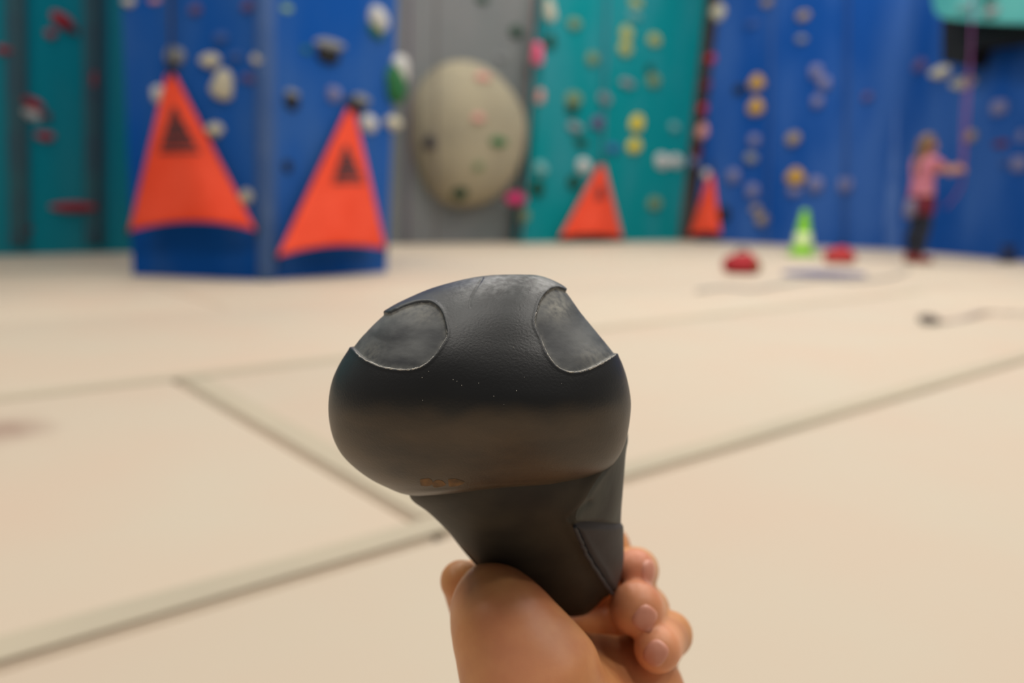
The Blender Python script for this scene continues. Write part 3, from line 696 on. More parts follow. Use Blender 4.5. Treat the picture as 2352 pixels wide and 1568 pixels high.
# ================================================================== GATES
M_orange = mat('orange_fabric', (242, 84, 56), 0.7, scale=3, rgb2=(232, 72, 42), bump=0.1, bscale=60, spec=0.2)
M_emb = mat('black_print', (64, 42, 48), 0.8, scale=12, rgb2=(84, 50, 52))
M_strap = mat('black_webbing', (26, 26, 30), 0.8)
def gate(pl, ap, bl, br, arc, emblem, label, tip=7, off0=0.06, off1=0.26, hem=False):
    def surf(s, t):
        l = np.array([ap[0] - tip, ap[1]]) * (1 - t) + np.array(bl) * t; r = np.array([ap[0] + tip, ap[1]]) * (1 - t) + np.array(br) * t
        c_ = l * (1 - (s + 1) / 2) + r * ((s + 1) / 2); c_ = c_ + np.array([0, -arc * (1 - s * s) * t ** 4])
        return c_, off0 + (off1 - off0) * t * (1 - 0.45 * s * s) + 0.02 * math.sin(5 * s) * t
    n, m = 28, 21; G1 = []
    for i in range(n):
        for j in range(m):
            c_, o_ = surf(j / (m - 1) * 2 - 1, i / (n - 1)); G1.append(pl.hit(c_[0], c_[1], o_))
    G1 = np.array(G1); V = np.vstack([G1, G1 - pl.n * 0.012]); K = n * m; Fs = []
    for i in range(n - 1):
        for j in range(m - 1):
            k = i * m + j; Fs.append([k, k + 1, k + m + 1, k + m]); Fs.append([K + k, K + k + m, K + k + m + 1, K + k + 1])
    rim = [j for j in range(m)] + [i * m + m - 1 for i in range(1, n)] + [(n - 1) * m + j for j in range(m - 2, -1, -1)] + [i * m for i in range(n - 2, 0, -1)]
    for i in range(len(rim)): a_, b_ = rim[i], rim[(i + 1) % len(rim)]; Fs.append([a_, b_, K + b_, K + a_])
    base = pl.hit((bl[0] + br[0]) / 2, (bl[1] + br[1]) / 2, off0); base[2] = max(base[2], 0)
    g_ = empty('belay_gate', base, label, 'belay gate', 'orange triangular belay gates')
    fix_normals(mobj('fabric_panel', V, Fs, M_orange, g_))
    # emblem: a stack of bars narrowing to a point, printed on the cloth
    for poly in emblem:
        poly = np.array(poly, float); out = []
        rows = 6; q = []
        for i in range(rows + 1):
            t_ = i / rows; l = poly[0] * (1 - t_) + poly[3] * t_; r = poly[1] * (1 - t_) + poly[2] * t_
            for j in range(5): q.append(l * (1 - j / 4) + r * j / 4)
        for (u, v) in q:
            t_ = (v - ap[1]) / ((bl[1] + br[1]) / 2 - ap[1]); l = (ap[0] - tip) * (1 - t_) + bl[0] * t_; r = (ap[0] + tip) * (1 - t_) + br[0] * t_
            s_ = (u - l) / (r - l) * 2 - 1; _, o_ = surf(s_, t_); out.append(pl.hit(u, v, o_ + 0.008))
        out = np.array(out); Fs = [[i * 5 + j, i * 5 + j + 1, (i + 1) * 5 + j + 1, (i + 1) * 5 + j] for i in range(rows) for j in range(4)]
        mobj('emblem', out, Fs, M_emb, g_)
    # hanging strap, hem bar and corner ties
    V, Fs = tube(smooth_path([pl.hit(ap[0], ap[1] + 10, off0), pl.hit(ap[0] + 1, ap[1] - 10, 0.05), pl.hit(ap[0] + 2, ap[1] - 26, 0.0)], 4), 0.022, 8); mobj('hanging_strap', V, Fs, M_strap, g_)
    if hem:
        pts_ = []
        for j in range(m): c_, o_ = surf(j / (m - 1) * 2 - 1, 1.0); pts_.append(pl.hit(c_[0], c_[1] + 4, max(o_ - 0.05, 0.05)))
        V, Fs = tube(pts_, 0.04, 8); mobj('hem_bar', V, Fs, M_strap, g_)
    for c_ in (bl, br):
        V, Fs = tube([pl.hit(c_[0], c_[1] - 4, off0 + 0.04), pl.hit(c_[0], c_[1] + 4, 0.0)], 0.018, 8); mobj('corner_tie', V, Fs, M_strap, g_)
    return g_
def emb(cx, v0, v1, wtop, wbot, skew=0):
    def row(ta, tb):
        f_ = lambda t: (cx + skew * t, v0 + (v1 - v0) * t, wtop + (wbot - wtop) * t)
        a_, b_ = f_(ta), f_(tb); return [(a_[0] - a_[2] / 2, a_[1]), (a_[0] + a_[2] / 2, a_[1]), (b_[0] + b_[2] / 2, b_[1]), (b_[0] - b_[2] / 2, b_[1])]
    return [row(0, .30), row(.34, .62), row(.66, .86), row(.92, 1.0)]
gate(PCL, (391, 172), (296, 531), (586, 529), 22, emb(399, 246, 352, 8, 98, 14), 'larger orange gate on the pillar face beside the teal wall', 9)
gate(PCR, (806, 250), (638, 590), (886, 572), 17, emb(795, 335, 422, 8, 76, 6), 'orange gate on the pillar face towards the round boulder', 7)
gate(PT, (1383, 378), (1286, 546), (1430, 547), 9, emb(1379, 420, 458, 3, 26, -2), 'small far orange gate on the bright teal wall', 5, 0.06, 0.3, True)
gate(PB, (1633, 398), (1582, 540), (1655, 536), 5, [], 'narrowest orange gate at the start of the long blue wall', 4, 0.06, 0.3, True)

# ================================================================== HOLDS
def blob_mesh(name, kind, seed, m):
    r_ = random.Random(seed); bm = bmesh.new(); bmesh.ops.create_icosphere(bm, subdivisions=3, radius=0.5)
    ph = [r_.uniform(0, 6.28) for _ in range(6)]
    for v in bm.verts:
        x, y, z = v.co
        d = 1 + 0.10 * math.sin(5 * x + ph[0]) * math.cos(4 * y + ph[1]) + 0.07 * math.sin(7 * y + ph[2] + 3 * z)
        x, y, z = x * d, y * d, z * d
        if kind == 'jug':
            if y > 0.08 and z > 0: z -= 0.22 * math.exp(-((y - 0.22) / 0.13) ** 2) * math.exp(-(x / 0.32) ** 2)
            y *= 0.95
        elif kind == 'ledge':
            if y > 0: y = y ** 0.8 * 0.55
            z *= 1.1
        elif kind == 'pinch':
            x *= 1 - 0.25 * math.exp(-(y / 0.2) ** 2)
        dd = math.hypot(x, y)
        if z > 0: z -= 0.12 * math.exp(-(dd / 0.07) ** 2)
        v.co = (x, y, max(z, -0.04))
    me = bpy.data.meshes.new(name); bm.to_mesh(me); bm.free(); me.materials.append(m)
    me.polygons.foreach_set('use_smooth', [True] * len(me.polygons)); return me
HC = {'red': (168, 30, 44), 'darkred': (104, 24, 36), 'cream': (200, 194, 172), 'white': (206, 206, 202), 'grey': (136, 138, 140), 'mauve': (96, 78, 120), 'lilac': (126, 128, 168),
      'yellow': (220, 196, 60), 'paleyellow': (168, 170, 100), 'olive': (116, 136, 98), 'tan': (158, 140, 116), 'orange': (200, 156, 70), 'green': (40, 110, 62), 'darkgreen': (14, 62, 40), 'pink': (232, 90, 130),
      'magenta': (206, 44, 110), 'palepink': (214, 150, 140), 'black': (18, 20, 22), 'blue': (58, 92, 160), 'limegreen': (150, 190, 110), 'charcoal': (62, 60, 64), 'skyteal': (118, 172, 172)}
hmesh = {}
def hold_mesh(color, kind):
    key = (color, kind)
    if key not in hmesh:
        hmesh[key] = blob_mesh('climbing_hold', kind, sum(map(ord, color + kind)), mat('hold_' + color, HC[color], 0.65, scale=9, bump=0.15, bscale=60, spec=0.3))
    return hmesh[key]
class BoulderPlane:              # local frame of the boulder's bulging skin
    e = PG.e
    def hit(s, u, v, off=0.0):
        d = ray(u, v); t = PG.depth(u, v) - 0.95
        while t < 40:
            p = CP + d * t; q = p - BC; a_ = np.dot(q, PG.e) / BRX; b_ = q[2] / BRZ; h_ = np.dot(q, PG.n)
            rr = min(a_ * a_ + b_ * b_, 1.0); ph = math.asin(min(1, math.sqrt(rr) ** (1 / 0.9)))
            if h_ <= 0.75 * math.cos(ph) ** 0.8 - 0.02: break
            t += 0.01
        s.a_, s.b_ = a_, b_
        n_ = PG.e * a_ * 0.8 + np.array([0, 0, b_ * 0.8]) + PG.n; s.n = n_ / np.linalg.norm(n_)
        return p + s.n * off
    def depth(s, u, v): return PG.depth(u, v)
PBO = BoulderPlane()
def place(o, pl, u, v, w, h, out, rot=0.0):
    c_ = pl.hit(u, v); d = float(np.dot(c_ - CP, R @ np.array([0, 0, -1]))); n_ = pl.n
    e = np.array(PG.e if pl is PBO else pl.e, float); e = e - n_ * (e @ n_); e /= np.linalg.norm(e); up = np.cross(n_, e)
    if up[2] < 0: up = -up; e = -e
    cosv = max(abs(np.dot(n_, (CP - c_) / np.linalg.norm(CP - c_))), 0.35)
    sx, sy, sz = w / F * d / cosv, h / F * d, out
    if sz is None: sz = 0.8 * min(w, h) / F * d
    M3 = np.column_stack([e, up, n_])
    M4 = Matrix([list(map(float, r)) for r in M3]).to_4x4()
    if np.linalg.det(M3) < 0:
        M3[:, 0] *= -1; M4 = Matrix([list(map(float, r)) for r in M3]).to_4x4()
    o.matrix_world = Matrix.Translation(Vector(c_)) @ M4 @ Matrix.Rotation(rot, 4, 'Z') @ Matrix.Diagonal((sx, sy, sz, 1))
def hold(pl, u, v, w, h, color, label, kind='jug', rot=0.0, c2=None, grp=None):
    sz = 0.88                      # the blur of the lens widens what the camera shows
    if c2 is None:
        o = bpy.data.objects.new('climbing_hold', hold_mesh(color, kind)); COL.objects.link(o)
        place(o, pl, u, v, w * sz, h * sz, None, rot); tag(o, label, 'climbing hold', grp or GRP); return o
    r_ = bpy.data.objects.new('climbing_hold', None); COL.objects.link(r_); c_ = pl.hit(u, v); r_.location = tuple(c_); tag(r_, label, 'climbing hold', grp or GRP)
    col2, du, dv, w2, h2 = c2
    for nm, uu, vv, ww, hh, cc in (('grip', u, v, w * sz, h * sz, color), ('base', u + du, v + dv, w2 * sz, h2 * sz, col2)):
        o = bpy.data.objects.new(nm, hold_mesh(cc, kind)); COL.objects.link(o); place(o, pl, uu, vv, ww, hh, None, rot)
        M_ = o.matrix_world.copy(); o.parent = r_; o.matrix_parent_inverse = Matrix.Identity(4); o.matrix_basis = Matrix.Translation(-Vector(c_)) @ M_
    return r_

GRP = 'holds on the dark teal wall'
hold(PL, 143, 48, 56, 42, 'red', 'big red hold highest on the dark teal wall', 'jug', -0.5, ('darkred', 18, 16, 44, 26))
hold(PL, 117, 78, 26, 26, 'red', 'small red hold just below the highest red one, dark teal wall')
hold(PL, 10, 115, 42, 24, 'red', 'red hold at the outer edge of the dark teal wall')
hold(PL, 218, 182, 26, 46, 'red', 'upright red hold on the dark slate strip', 'pinch')
hold(PL, 76, 238, 54, 32, 'red', 'red hold sitting right above the white one, dark teal wall', 'jug', -0.4)
hold(PL, 72, 263, 52, 28, 'white', 'only white hold on the dark teal wall', 'jug', -0.3)
hold(PL, 106, 267, 24, 26, 'darkred', 'dark red hold tucked beside the white one, dark teal wall')
hold(PL, 104, 313, 46, 26, 'red', 'flat red hold below the white one, dark teal wall')
hold(PL, 172, 474, 108, 34, 'red', 'wide red ledge low on the dark teal wall', 'ledge')
hold(PL, 66, 525, 18, 22, 'darkred', 'tiny dark red foothold lowest on the dark teal wall')

GRP = 'holds on the blue pillar'
hold(PCL, 297, 4, 28, 26, 'cream', 'cream hold at the top outer edge of the pillar')
hold(PCL, 356, 0, 28, 18, 'palepink', 'pale pink hold at the top of the pillar')
hold(PCL, 449, 22, 30, 28, 'mauve', 'mauve hold above the twin cream holds, pillar')
hold(PCL, 569, 14, 30, 30, 'mauve', 'mauve hold near the top of the pillar corner')
hold(PCL, 402, 128, 46, 54, 'grey', 'grey hold behind the tip of the larger orange gate', 'jug', 0.2, ('charcoal', -8, 18, 26, 34))
hold(PCL, 484, 139, 46, 42, 'cream', 'round cream hold above the big white oval, pillar')
hold(PCL, 600, 136, 42, 42, 'cream', 'round cream hold beside the pillar corner bead')
hold(PCL, 512, 196, 60, 78, 'cream', 'biggest cream oval hold on the pillar', 'pinch', -0.35)
hold(PCL, 570, 180, 34, 22, 'mauve', 'flat mauve hold beside the big cream oval', 'jug', -0.4)
hold(PCL, 364, 217, 32, 50, 'white', 'upright white hold against the larger orange gate', 'pinch')
hold(PCL, 494, 298, 40, 40, 'cream', 'cream hold at the slanting edge of the larger orange gate')
hold(PCL, 566, 452, 30, 44, 'cream', 'cream hold low beside the larger orange gate')
hold(PCL, 508, 86, 34, 32, 'blue', 'faded blue hold above the twin cream holds, pillar')
hold(PCL, 541, 130, 34, 26, 'blue', 'faded blue hold between the two round cream holds')
hold(PCR, 650, 18, 38, 36, 'limegreen', 'pale lime hold on top of a dark green base, pillar', 'jug', 0, ('darkgreen', 2, 14, 34, 22))
hold(PCR, 868, 46, 52, 62, 'white', 'white hold on a green base high on the pillar', 'jug', -0.5, ('green', -6, 26, 42, 34))
hold(PCR, 757, 102, 74, 32, 'grey', 'wide grey hold over a black underside, pillar', 'jug', 0.08, ('black', -3, 26, 60, 42))
hold(PCR, 668, 214, 40, 26, 'grey', 'small grey topped hold with a black underside, pillar', 'jug', 0, ('black', 0, 20, 42, 42))
hold(PCR, 766, 216, 36, 40, 'lilac', 'dull lilac hold above the gate towards the boulder')
hold(PCR, 830, 228, 42, 30, 'grey', 'grey hold at the tip of the gate towards the boulder', 'jug', 0, ('black', -6, 22, 34, 26))
hold(PCR, 803, 232, 26, 22, 'charcoal', 'charcoal knob at the tip of the gate towards the boulder')
hold(PCR, 846, 284, 44, 46, 'white', 'round white hold beside the gate towards the boulder')
hold(PCR, 702, 115, 20, 22, 'green', 'tiny green hold beside the wide grey one, pillar')
hold(PCR, 660, 382, 24, 32, 'black', 'small black hold low on the pillar near its corner')
GRP = 'holds near the round boulder'
o = hold(PCR, 921, 160, 46, 78, 'white', 'tall white and green half dome on the pillar edge', 'pinch', 0.15, ('green', -12, 34, 58, 112))
hold(PCR, 904, 282, 40, 40, 'cream', 'cream hold at the pillar edge below the half dome')
hold(PG, 1185, 73, 34, 32, 'darkgreen', 'dark green hold high on the grey wall')
hold(PG, 1150, 132, 22, 22, 'grey', 'grey hold on the grey wall above the boulder')
hold(PG, 1108, -2, 34, 22, 'darkgreen', 'dark green hold at the top of the grey wall')
hold(PT, 1234, 124, 34, 58, 'pink', 'upright pink hold at the edge of the grey wall', 'pinch')
hold(PT, 1264, 96, 28, 40, 'darkgreen', 'dark green hold beside the upright pink hold')
hold(PT, 1262, 24, 30, 60, 'cream', 'tall cream hold at the top corner of the teal wall', 'pinch', 0.2)
hold(PT, 1240, 222, 24, 36, 'palepink', 'pale pink hold on the corner below the upright pink one', 'pinch')
hold(PBO, 1098, 271, 30, 26, 'palepink', 'pale pink hold in the middle of the boulder')
hold(PBO, 1108, 178, 30, 28, 'palepink', 'pale pink hold near the top of the boulder')
hold(PBO, 1145, 326, 44, 28, 'green', 'green hold on the boulder')
hold(PBO, 986, 328, 32, 40, 'charcoal', 'charcoal hold on the shaded side of the boulder')
hold(PBO, 1057, 442, 38, 40, 'darkgreen', 'dark green hold low on the boulder')
hold(PBO, 1098, 382, 26, 24, 'olive', 'olive hold on the lower boulder')
hold(PT, 1186, 456, 52, 40, 'magenta', 'bright magenta hold below the boulder')
hold(PT, 1234, 432, 36, 46, 'darkgreen', 'dark green hold beside the magenta one')
hold(PT, 1242, 388, 32, 42, 'skyteal', 'pale teal hold above the dark green one by the corner')
hold(PT, 1202, 496, 30, 32, 'olive', 'olive hold lowest on the corner below the magenta one')
GRP = 'holds on the bright teal wall'
for u, v, w, h, cname, lab in [
 (1462, 283, 34, 46, 'yellow', 'brightest yellow hold on the teal wall'),
 (1456, 335, 34, 38, 'yellow', 'round yellow hold under the brightest yellow one'),
 (1438, 78, 30, 42, 'paleyellow', 'upper of the stacked pale yellow pair, teal wall'),
 (1435, 112, 32, 38, 'paleyellow', 'lower of the stacked pale yellow pair, teal wall'),
 (1502, 92, 30, 32, 'paleyellow', 'pale yellow hold beside the stacked pair, teal wall'),
 (1500, 185, 32, 36, 'olive', 'olive hold halfway up the teal wall near the blue wall'),
 (1318, 55, 32, 30, 'olive', 'olive hold high on the teal wall near the grey wall'),
 (1360, 135, 30, 34, 'olive', 'olive hold below and inside the high one, teal wall'),
 (1460, 6, 32, 24, 'paleyellow', 'pale yellow hold at the top of the teal wall'),
 (1458, 36, 32, 24, 'skyteal', 'pale teal hold just under the topmost yellow one'),
 (1388, 226, 30, 36, 'grey', 'grey hold in the middle of the teal wall'),
 (1372, 282, 32, 36, 'mauve', 'mauve hold above the small far gate'),
 (1340, 382, 36, 40, 'white', 'white hold beside the tip of the small far gate'),
 (1320, 292, 36, 30, 'grey', 'grey hold above the white one, teal wall'),
 (1520, 371, 36, 42, 'white', 'white hold, nearer the gate of the side by side pair'),
 (1552, 371, 32, 36, 'white', 'white hold, nearer the blue wall of the side by side pair'),
 (1502, 467, 34, 34, 'olive', 'lowest olive hold beside the small far gate'),
 (1440, 191, 36, 26, 'grey', 'flat grey hold beside the olive ones, teal wall'),
 (1492, 160, 20, 24, 'darkgreen', 'tiny dark green hold on the teal wall'),
 (1408, 341, 26, 30, 'blue', 'dull blue hold above the small far gate'),
 (1335, 327, 36, 24, 'darkgreen', 'flat dark green hold above the white one, teal wall'),
 (1318, 418, 34, 40, 'darkgreen', 'dark green hold by the slanting side of the small far gate'),
 (1548, 292, 24, 26, 'skyteal', 'pale teal hold above the white pair')]:
    hold(PT, u, v, w, h, cname, lab)
hold(PT, 1316, 228, 42, 38, 'olive', 'olive hold on a dark green base, teal wall', 'jug', 0, ('darkgreen', -2, 24, 34, 26))
GRP = 'holds along the dark corner'
for u, v, w, h, cname, lab in [
 (1650, 28, 34, 50, 'cream', 'cream hold at the top of the dark corner'),
 (1632, 136, 28, 32, 'red', 'highest red hold in the dark corner'),
 (1622, 196, 26, 30, 'darkred', 'dark red hold in the dark corner'),
 (1614, 250, 26, 32, 'red', 'middle red hold in the dark corner'),
 (1612, 302, 30, 50, 'palepink', 'tall pale pink hold in the dark corner'),
 (1600, 350, 22, 32, 'darkred', 'lowest dark red hold in the dark corner'),
 (1592, 372, 26, 28, 'lilac', 'lilac hold low in the dark corner'),
 (1624, 402, 26, 30, 'white', 'white hold at the tip of the narrowest gate')]:
    hold(PB, u, v, w, h, cname, lab)
GRP = 'holds on the long blue wall'
for u, v, w, h, cname, lab in [
 (1738, 190, 38, 42, 'orange', 'upper orange hold of the stacked orange pair'),
 (1736, 246, 38, 48, 'orange', 'lower orange hold of the stacked orange pair'),
 (1700, 206, 30, 26, 'black', 'black hold beside the upper orange hold'),
 (1732, 322, 32, 32, 'lilac', 'lilac hold under the stacked orange pair'),
 (1725, 363, 32, 32, 'grey', 'grey hold under the lilac one, blue wall'),
 (1684, 404, 36, 38, 'lilac', 'lilac hold next to the narrowest gate'),
 (1728, 438, 36, 38, 'lilac', 'lilac hold above the two low tan holds'),
 (1822, 318, 36, 38, 'tan', 'tan hold above the green cone'),
 (1827, 406, 46, 46, 'orange', 'bright orange hold right above the green cone'),
 (1824, 438, 36, 28, 'lilac', 'flat lilac hold under the bright orange one'),
 (1873, 424, 42, 42, 'lilac', 'lilac hold beside the bright orange one'),
 (1941, 425, 40, 40, 'lilac', 'lilac hold nearest the person, chest height'),
 (1736, 480, 26, 24, 'tan', 'upper of the two low tan holds'),
 (1751, 503, 34, 34, 'tan', 'lower of the two low tan holds'),
 (1874, 165, 36, 38, 'lilac', 'upper hold of the lilac trio, blue wall'),
 (1893, 191, 36, 36, 'lilac', 'middle hold of the lilac trio, blue wall'),
 (1877, 233, 32, 32, 'lilac', 'lowest hold of the lilac trio, blue wall'),
 (1845, 36, 32, 28, 'tan', 'tan hold high on the long blue wall'),
 (1841, 90, 26, 22, 'grey', 'small grey hold below the high tan one'),
 (1763, 4, 30, 26, 'tan', 'tan hold at the very top of the long blue wall'),
 (1728, 55, 34, 24, 'blue', 'faded blue hold above the stacked orange pair'),
 (1992, 222, 24, 22, 'mauve', 'small mauve hold near the pale corner strip'),
 (1663, 492, 30, 42, 'black', 'black hold low beside the narrowest gate')]:
    hold(PB, u, v, w, h, cname, lab)
GRP = 'holds above the person'
for u, v, w, h, cname, lab in [
 (2161, 166, 42, 36, 'cream', 'cream hold just under the black shadow panel'),
 (2214, 190, 52, 36, 'cream', 'wide cream hold beside the purple rope'),
 (2295, 247, 40, 40, 'lilac', 'lilac hold to the side of the purple rope'),
 (2341, 376, 38, 42, 'lilac', 'lilac hold at the picture edge, shoulder height'),
 (2112, 150, 26, 34, 'mauve', 'mauve hold on the pale corner strip'),
 (2228, 312, 30, 34, 'tan', 'tan hold behind the purple rope'),
 (2346, 312, 18, 30, 'lilac', 'small lilac hold at the picture edge, above shoulder height'),
 (2300, 330, 34, 18, 'darkred', 'flat dark red hold above the picture edge lilac one'),
 (2310, 372, 24, 26, 'blue', 'faded blue hold beside the picture edge lilac one')]:
    hold(PB2, u, v, w, h, cname, lab)
class Off:
    def __init__(s, pl, off): s.p, s.o, s.n, s.e = pl, off, pl.n, pl.e
    def hit(s, u, v, off=0.0): return s.p.hit(u, v, s.o + off)
POV = Off(PB2, 0.9)
GRP = 'holds on the teal overhang'
hold(POV, 2218, 16, 34, 32, 'skyteal', 'pale teal hold on the overhanging block')
hold(POV, 2278, 26, 34, 30, 'grey', 'grey hold at the lip of the overhanging block')
hold(POV, 2274, -2, 34, 20, 'darkgreen', 'dark green hold higher on the overhanging block')

# ================================================================== ROPES
def rope(pts, r, rgb, mname, label, group='hanging ropes', k=8):
    V, Fs = tube(smooth_path(pts, k), r, 8); o = mobj('climbing_rope', V, Fs, mat(mname, rgb, 0.85, scale=80, bump=0.3, bscale=300)); tag(o, label, 'rope', group); return o
def hang(pl, u0, v0, u1, v1, off, r, rgb, mname, label):
    a_ = pl.hit(u1, v1, off); t_ = pl.hit(u0, v0, off); t_ = a_ + (t_ - a_) * ((H - 0.2 - a_[2]) / (t_[2] - a_[2]))
    if a_[2] < 0.05: a_[2] = r
    return rope([t_, t_ * .5 + a_ * .5 + pl.n * 0.01, a_], r, rgb, mname, label)
hang(PL, 222, 0, 226, 565, 0.12, 0.02, (40, 44, 52), 'rope_dark', 'dark rope hanging down the slate strip of the teal wall')
hang(PL, 44, 0, 50, 570, 0.12, 0.02, (70, 92, 96), 'rope_greyteal', 'grey rope hanging at the edge of the dark teal wall')
hang(PG, 940, 0, 936, 556, 0.12, 0.018, (110, 84, 110), 'rope_plum', 'dull plum rope hanging beside the pillar')
hang(PG, 1002, 0, 1000, 556, 0.95, 0.014, (104, 96, 92), 'rope_brown', 'brown grey rope hanging in front of the boulder')
hang(PT, 1222, 100, 1196, 552, 0.10, 0.018, (140, 110, 110), 'rope_rose', 'dull rose rope hanging along the corner of the grey wall')
hang(PT, 1395, 0, 1384, 376, 0.10, 0.016, (90, 120, 140), 'rope_steel', 'blue grey rope running up from the small far gate')
hang(PB, 1775, 0, 1760, 556, 0.10, 0.016, (70, 100, 160), 'rope_blue', 'blue rope hanging down the long blue wall')
hang(PB, 1948, 0, 1940, 560, 0.10, 0.016, (60, 80, 130), 'rope_navy', 'navy rope hanging near the pale corner strip')
hang(PCL, 393, 40, 393, 150, 0.06, 0.014, (60, 62, 70), 'rope_charcoal', 'charcoal line running up from the larger orange gate')

# ================================================================== THINGS ON THE FLOOR
M_lime = mat('lime_plastic', (140, 214, 8), 0.45, scale=6, rgb2=(124, 200, 6)); M_limew = mat('pale_band', (214, 232, 170), 0.5)
cb = floor_at(1841, 587); cb[2] = 0.004
cone = empty('traffic_cone', cb, 'lime green cone standing on the mat before the blue wall', 'cone')
V, Fs = lathe([(0.175, 0.03), (0.165, 0.06), (0.055, 0.66), (0.05, 0.685), (0.03, 0.69)], 32); mobj('cone_body', V + cb, Fs, M_lime, cone)
V, Fs = lathe([(0.150, 0.16), (0.152, 0.165), (0.118, 0.345), (0.114, 0.345)], 32); mobj('pale_band', V + cb, Fs, M_limew, cone)
V = [(x * 0.2, y * 0.2, z) for z in (0, 0.03) for x, y in ((-1, -1), (1, -1), (1, 1), (-1, 1))]
o = mobj('cone_foot', np.array(V) + cb, [(0, 3, 2, 1), (4, 5, 6, 7), (0, 1, 5, 4), (1, 2, 6, 5), (2, 3, 7, 6), (3, 0, 4, 7)], M_lime, cone); bevel(o, 0.012)
M_redbag = mat('red_nylon', (178, 34, 44), 0.7, scale=8, rgb2=(146, 22, 34), bump=0.3, bscale=25); M_brown = mat('brown_flap', (140, 92, 36), 0.8); M_redbag2 = mat('red_nylon_faded', (190, 54, 54), 0.7, scale=8, rgb2=(150, 34, 40), bump=0.3, bscale=25)
def bag(u, v, w, h, m, label, flapm):
    c0 = floor_at(u, v); c0[2] = 0.004
    r_ = empty('gear_bag', c0, label, 'bag', 'red bags on the mat')
    g_ = SDF((-w * .75, -w * .6, -0.02), (w * .75, w * .6, h * 1.4), 0.012)
    g_.cap((-w * .28, 0, h * .40), (w * .26, 0.02, h * .38), h * .42, h * .40, 0.05); g_.cap((-0.02, 0.0, h * .55), (0.05, 0, h * .6), h * .40, h * .38, 0.05); g_.cap((-w * .1, -w * .16, h * .3), (w * .2, -w * .14, h * .3), h * .3, h * .3, 0.04)
    V, Fs = g_.mesh(); V = V.copy(); V[:, 2] = np.maximum(V[:, 2], 0); mobj('bag_body', V + c0, Fs, m, r_)
    g2 = SDF((-w * .75, -w * .6, -0.02), (w * .75, w * .6, h * 1.4), 0.012)
    g2.cap((w * .30, -w * .08, h * .34), (w * .33, w * .1, h * .36), h * .34, h * .32, 0.04); V, Fs = g2.mesh(); V = V.copy(); V[:, 2] = np.maximum(V[:, 2], 0); mobj('side_pocket', V + c0, Fs, flapm, r_)
    V, Fs = tube(smooth_path([(-w * .22, -0.02, h * .78), (-w * .12, 0, h * 1.05), (w * .06, 0, h * 1.12), (w * .18, 0, h * .86)], 6), 0.012, 8); mobj('carry_loop', V + c0, Fs, M_strap, r_)
bag(1702, 628, 0.40, 0.225, M_redbag, 'red bag with a brown pocket, nearer the camera on the mat', M_brown)
bag(1927, 605, 0.42, 0.225, M_redbag2, 'all red bag between the green cone and the person', M_redbag2)
# coil of rope
cc = floor_at(1890, 634); pts_ = []
for i in range(120):
    t_ = i / 119 * 2 * math.pi * 4.2; rr = 0.24 + 0.10 * math.sin(t_ * 0.37 + 1); pts_.append(cc + np.array([rr * 1.25 * math.cos(t_), rr * math.sin(t_), 0.016 + 0.004 * (i / 119) * 4]))
rope(pts_, 0.011, (128, 128, 168), 'rope_lavender', 'lavender rope coiled on the mat before the bags', 'ropes on the mat', 2)
rope([floor_at(u, v) + np.array([0, 0, 0.016]) for u, v in ((1600, 672), (1660, 664), (1730, 668), (1800, 656), (1880, 646), (1960, 650), (2040, 640), (2090, 622))], 0.010, (168, 170, 168), 'rope_pale', 'pale grey rope trailing over the mat to the person', 'ropes on the mat')
# webbing strap with buckle
M_web = mat('grey_webbing', (176, 162, 152), 0.85, scale=40); M_buck = mat('buckle', (96, 88, 84), 0.5)
sp = np.array([floor_at(u, v) for u, v in ((2122, 746), (2160, 741), (2215, 733), (2262, 720), (2310, 720), (2370, 724), (2480, 728))]); sp = smooth_path(sp, 6)
st = empty('webbing_strap', floor_at(2130, 745), 'grey webbing strap with a buckle lying across the mat', 'strap')
Vs = []
for i, p in enumerate(sp):
    d_ = sp[min(i + 1, len(sp) - 1)] - sp[max(i - 1, 0)]; d_ /= np.linalg.norm(d_); s_ = np.array([-d_[1], d_[0], 0]) * 0.022
    zz = 0.006 + 0.012 * (0.5 + 0.5 * math.sin(i * 0.5))
    Vs += [p + s_ + [0, 0, zz], p - s_ + [0, 0, zz], p - s_ + [0, 0, zz - 0.004], p + s_ + [0, 0, zz - 0.004]]
Fs = []
for i in range(len(sp) - 1):
    for j in range(4): Fs.append([i * 4 + j, i * 4 + (j + 1) % 4, i * 4 + 4 + (j + 1) % 4, i * 4 + 4 + j])
Fs += [[3, 2, 1, 0], [len(Vs) - 4 + j for j in range(4)]]
fix_normals(mobj('webbing', np.array(Vs), Fs, M_web, st))
bq = floor_at(2132, 744); ring = [bq + np.array([0.05 * math.cos(t_), 0.035 * math.sin(t_), 0.03 + 0.012 * math.sin(t_)]) for t_ in np.linspace(0, 2 * math.pi, 25)[:-1]]
V, Fs = tube(ring, 0.014, 8, True); mobj('buckle', V, Fs, M_buck, st)
# small dark bag at the foot of the far blue wall
M_navy = mat('navy_cloth', (28, 44, 84), 0.8)
cbg = floor_at(2312, 603); cbg[2] = 0.004
g_ = SDF((-.25, -.2, -.02), (.25, .2, .35), 0.012); g_.cap((0, 0, .08), (0.01, 0, .17), .10, .085, .03); g_.cap((-.07, 0, .06), (.08, 0, .06), .07, .07, .03); V, Fs = g_.mesh(); V = V.copy(); V[:, 2] = np.maximum(V[:, 2], 0)
cbag = empty('chalk_bag', cbg, 'small navy bag at the foot of the far blue wall', 'bag'); mobj('bag_body', V + cbg, Fs, M_navy, cbag)
V, Fs = tube([(0.09 * math.cos(t_), 0.09 * math.sin(t_), .235) for t_ in np.linspace(0, 2 * math.pi, 21)[:-1]], .014, 8, True); mobj('rim_cord', V + cbg, Fs, M_strap, cbag)

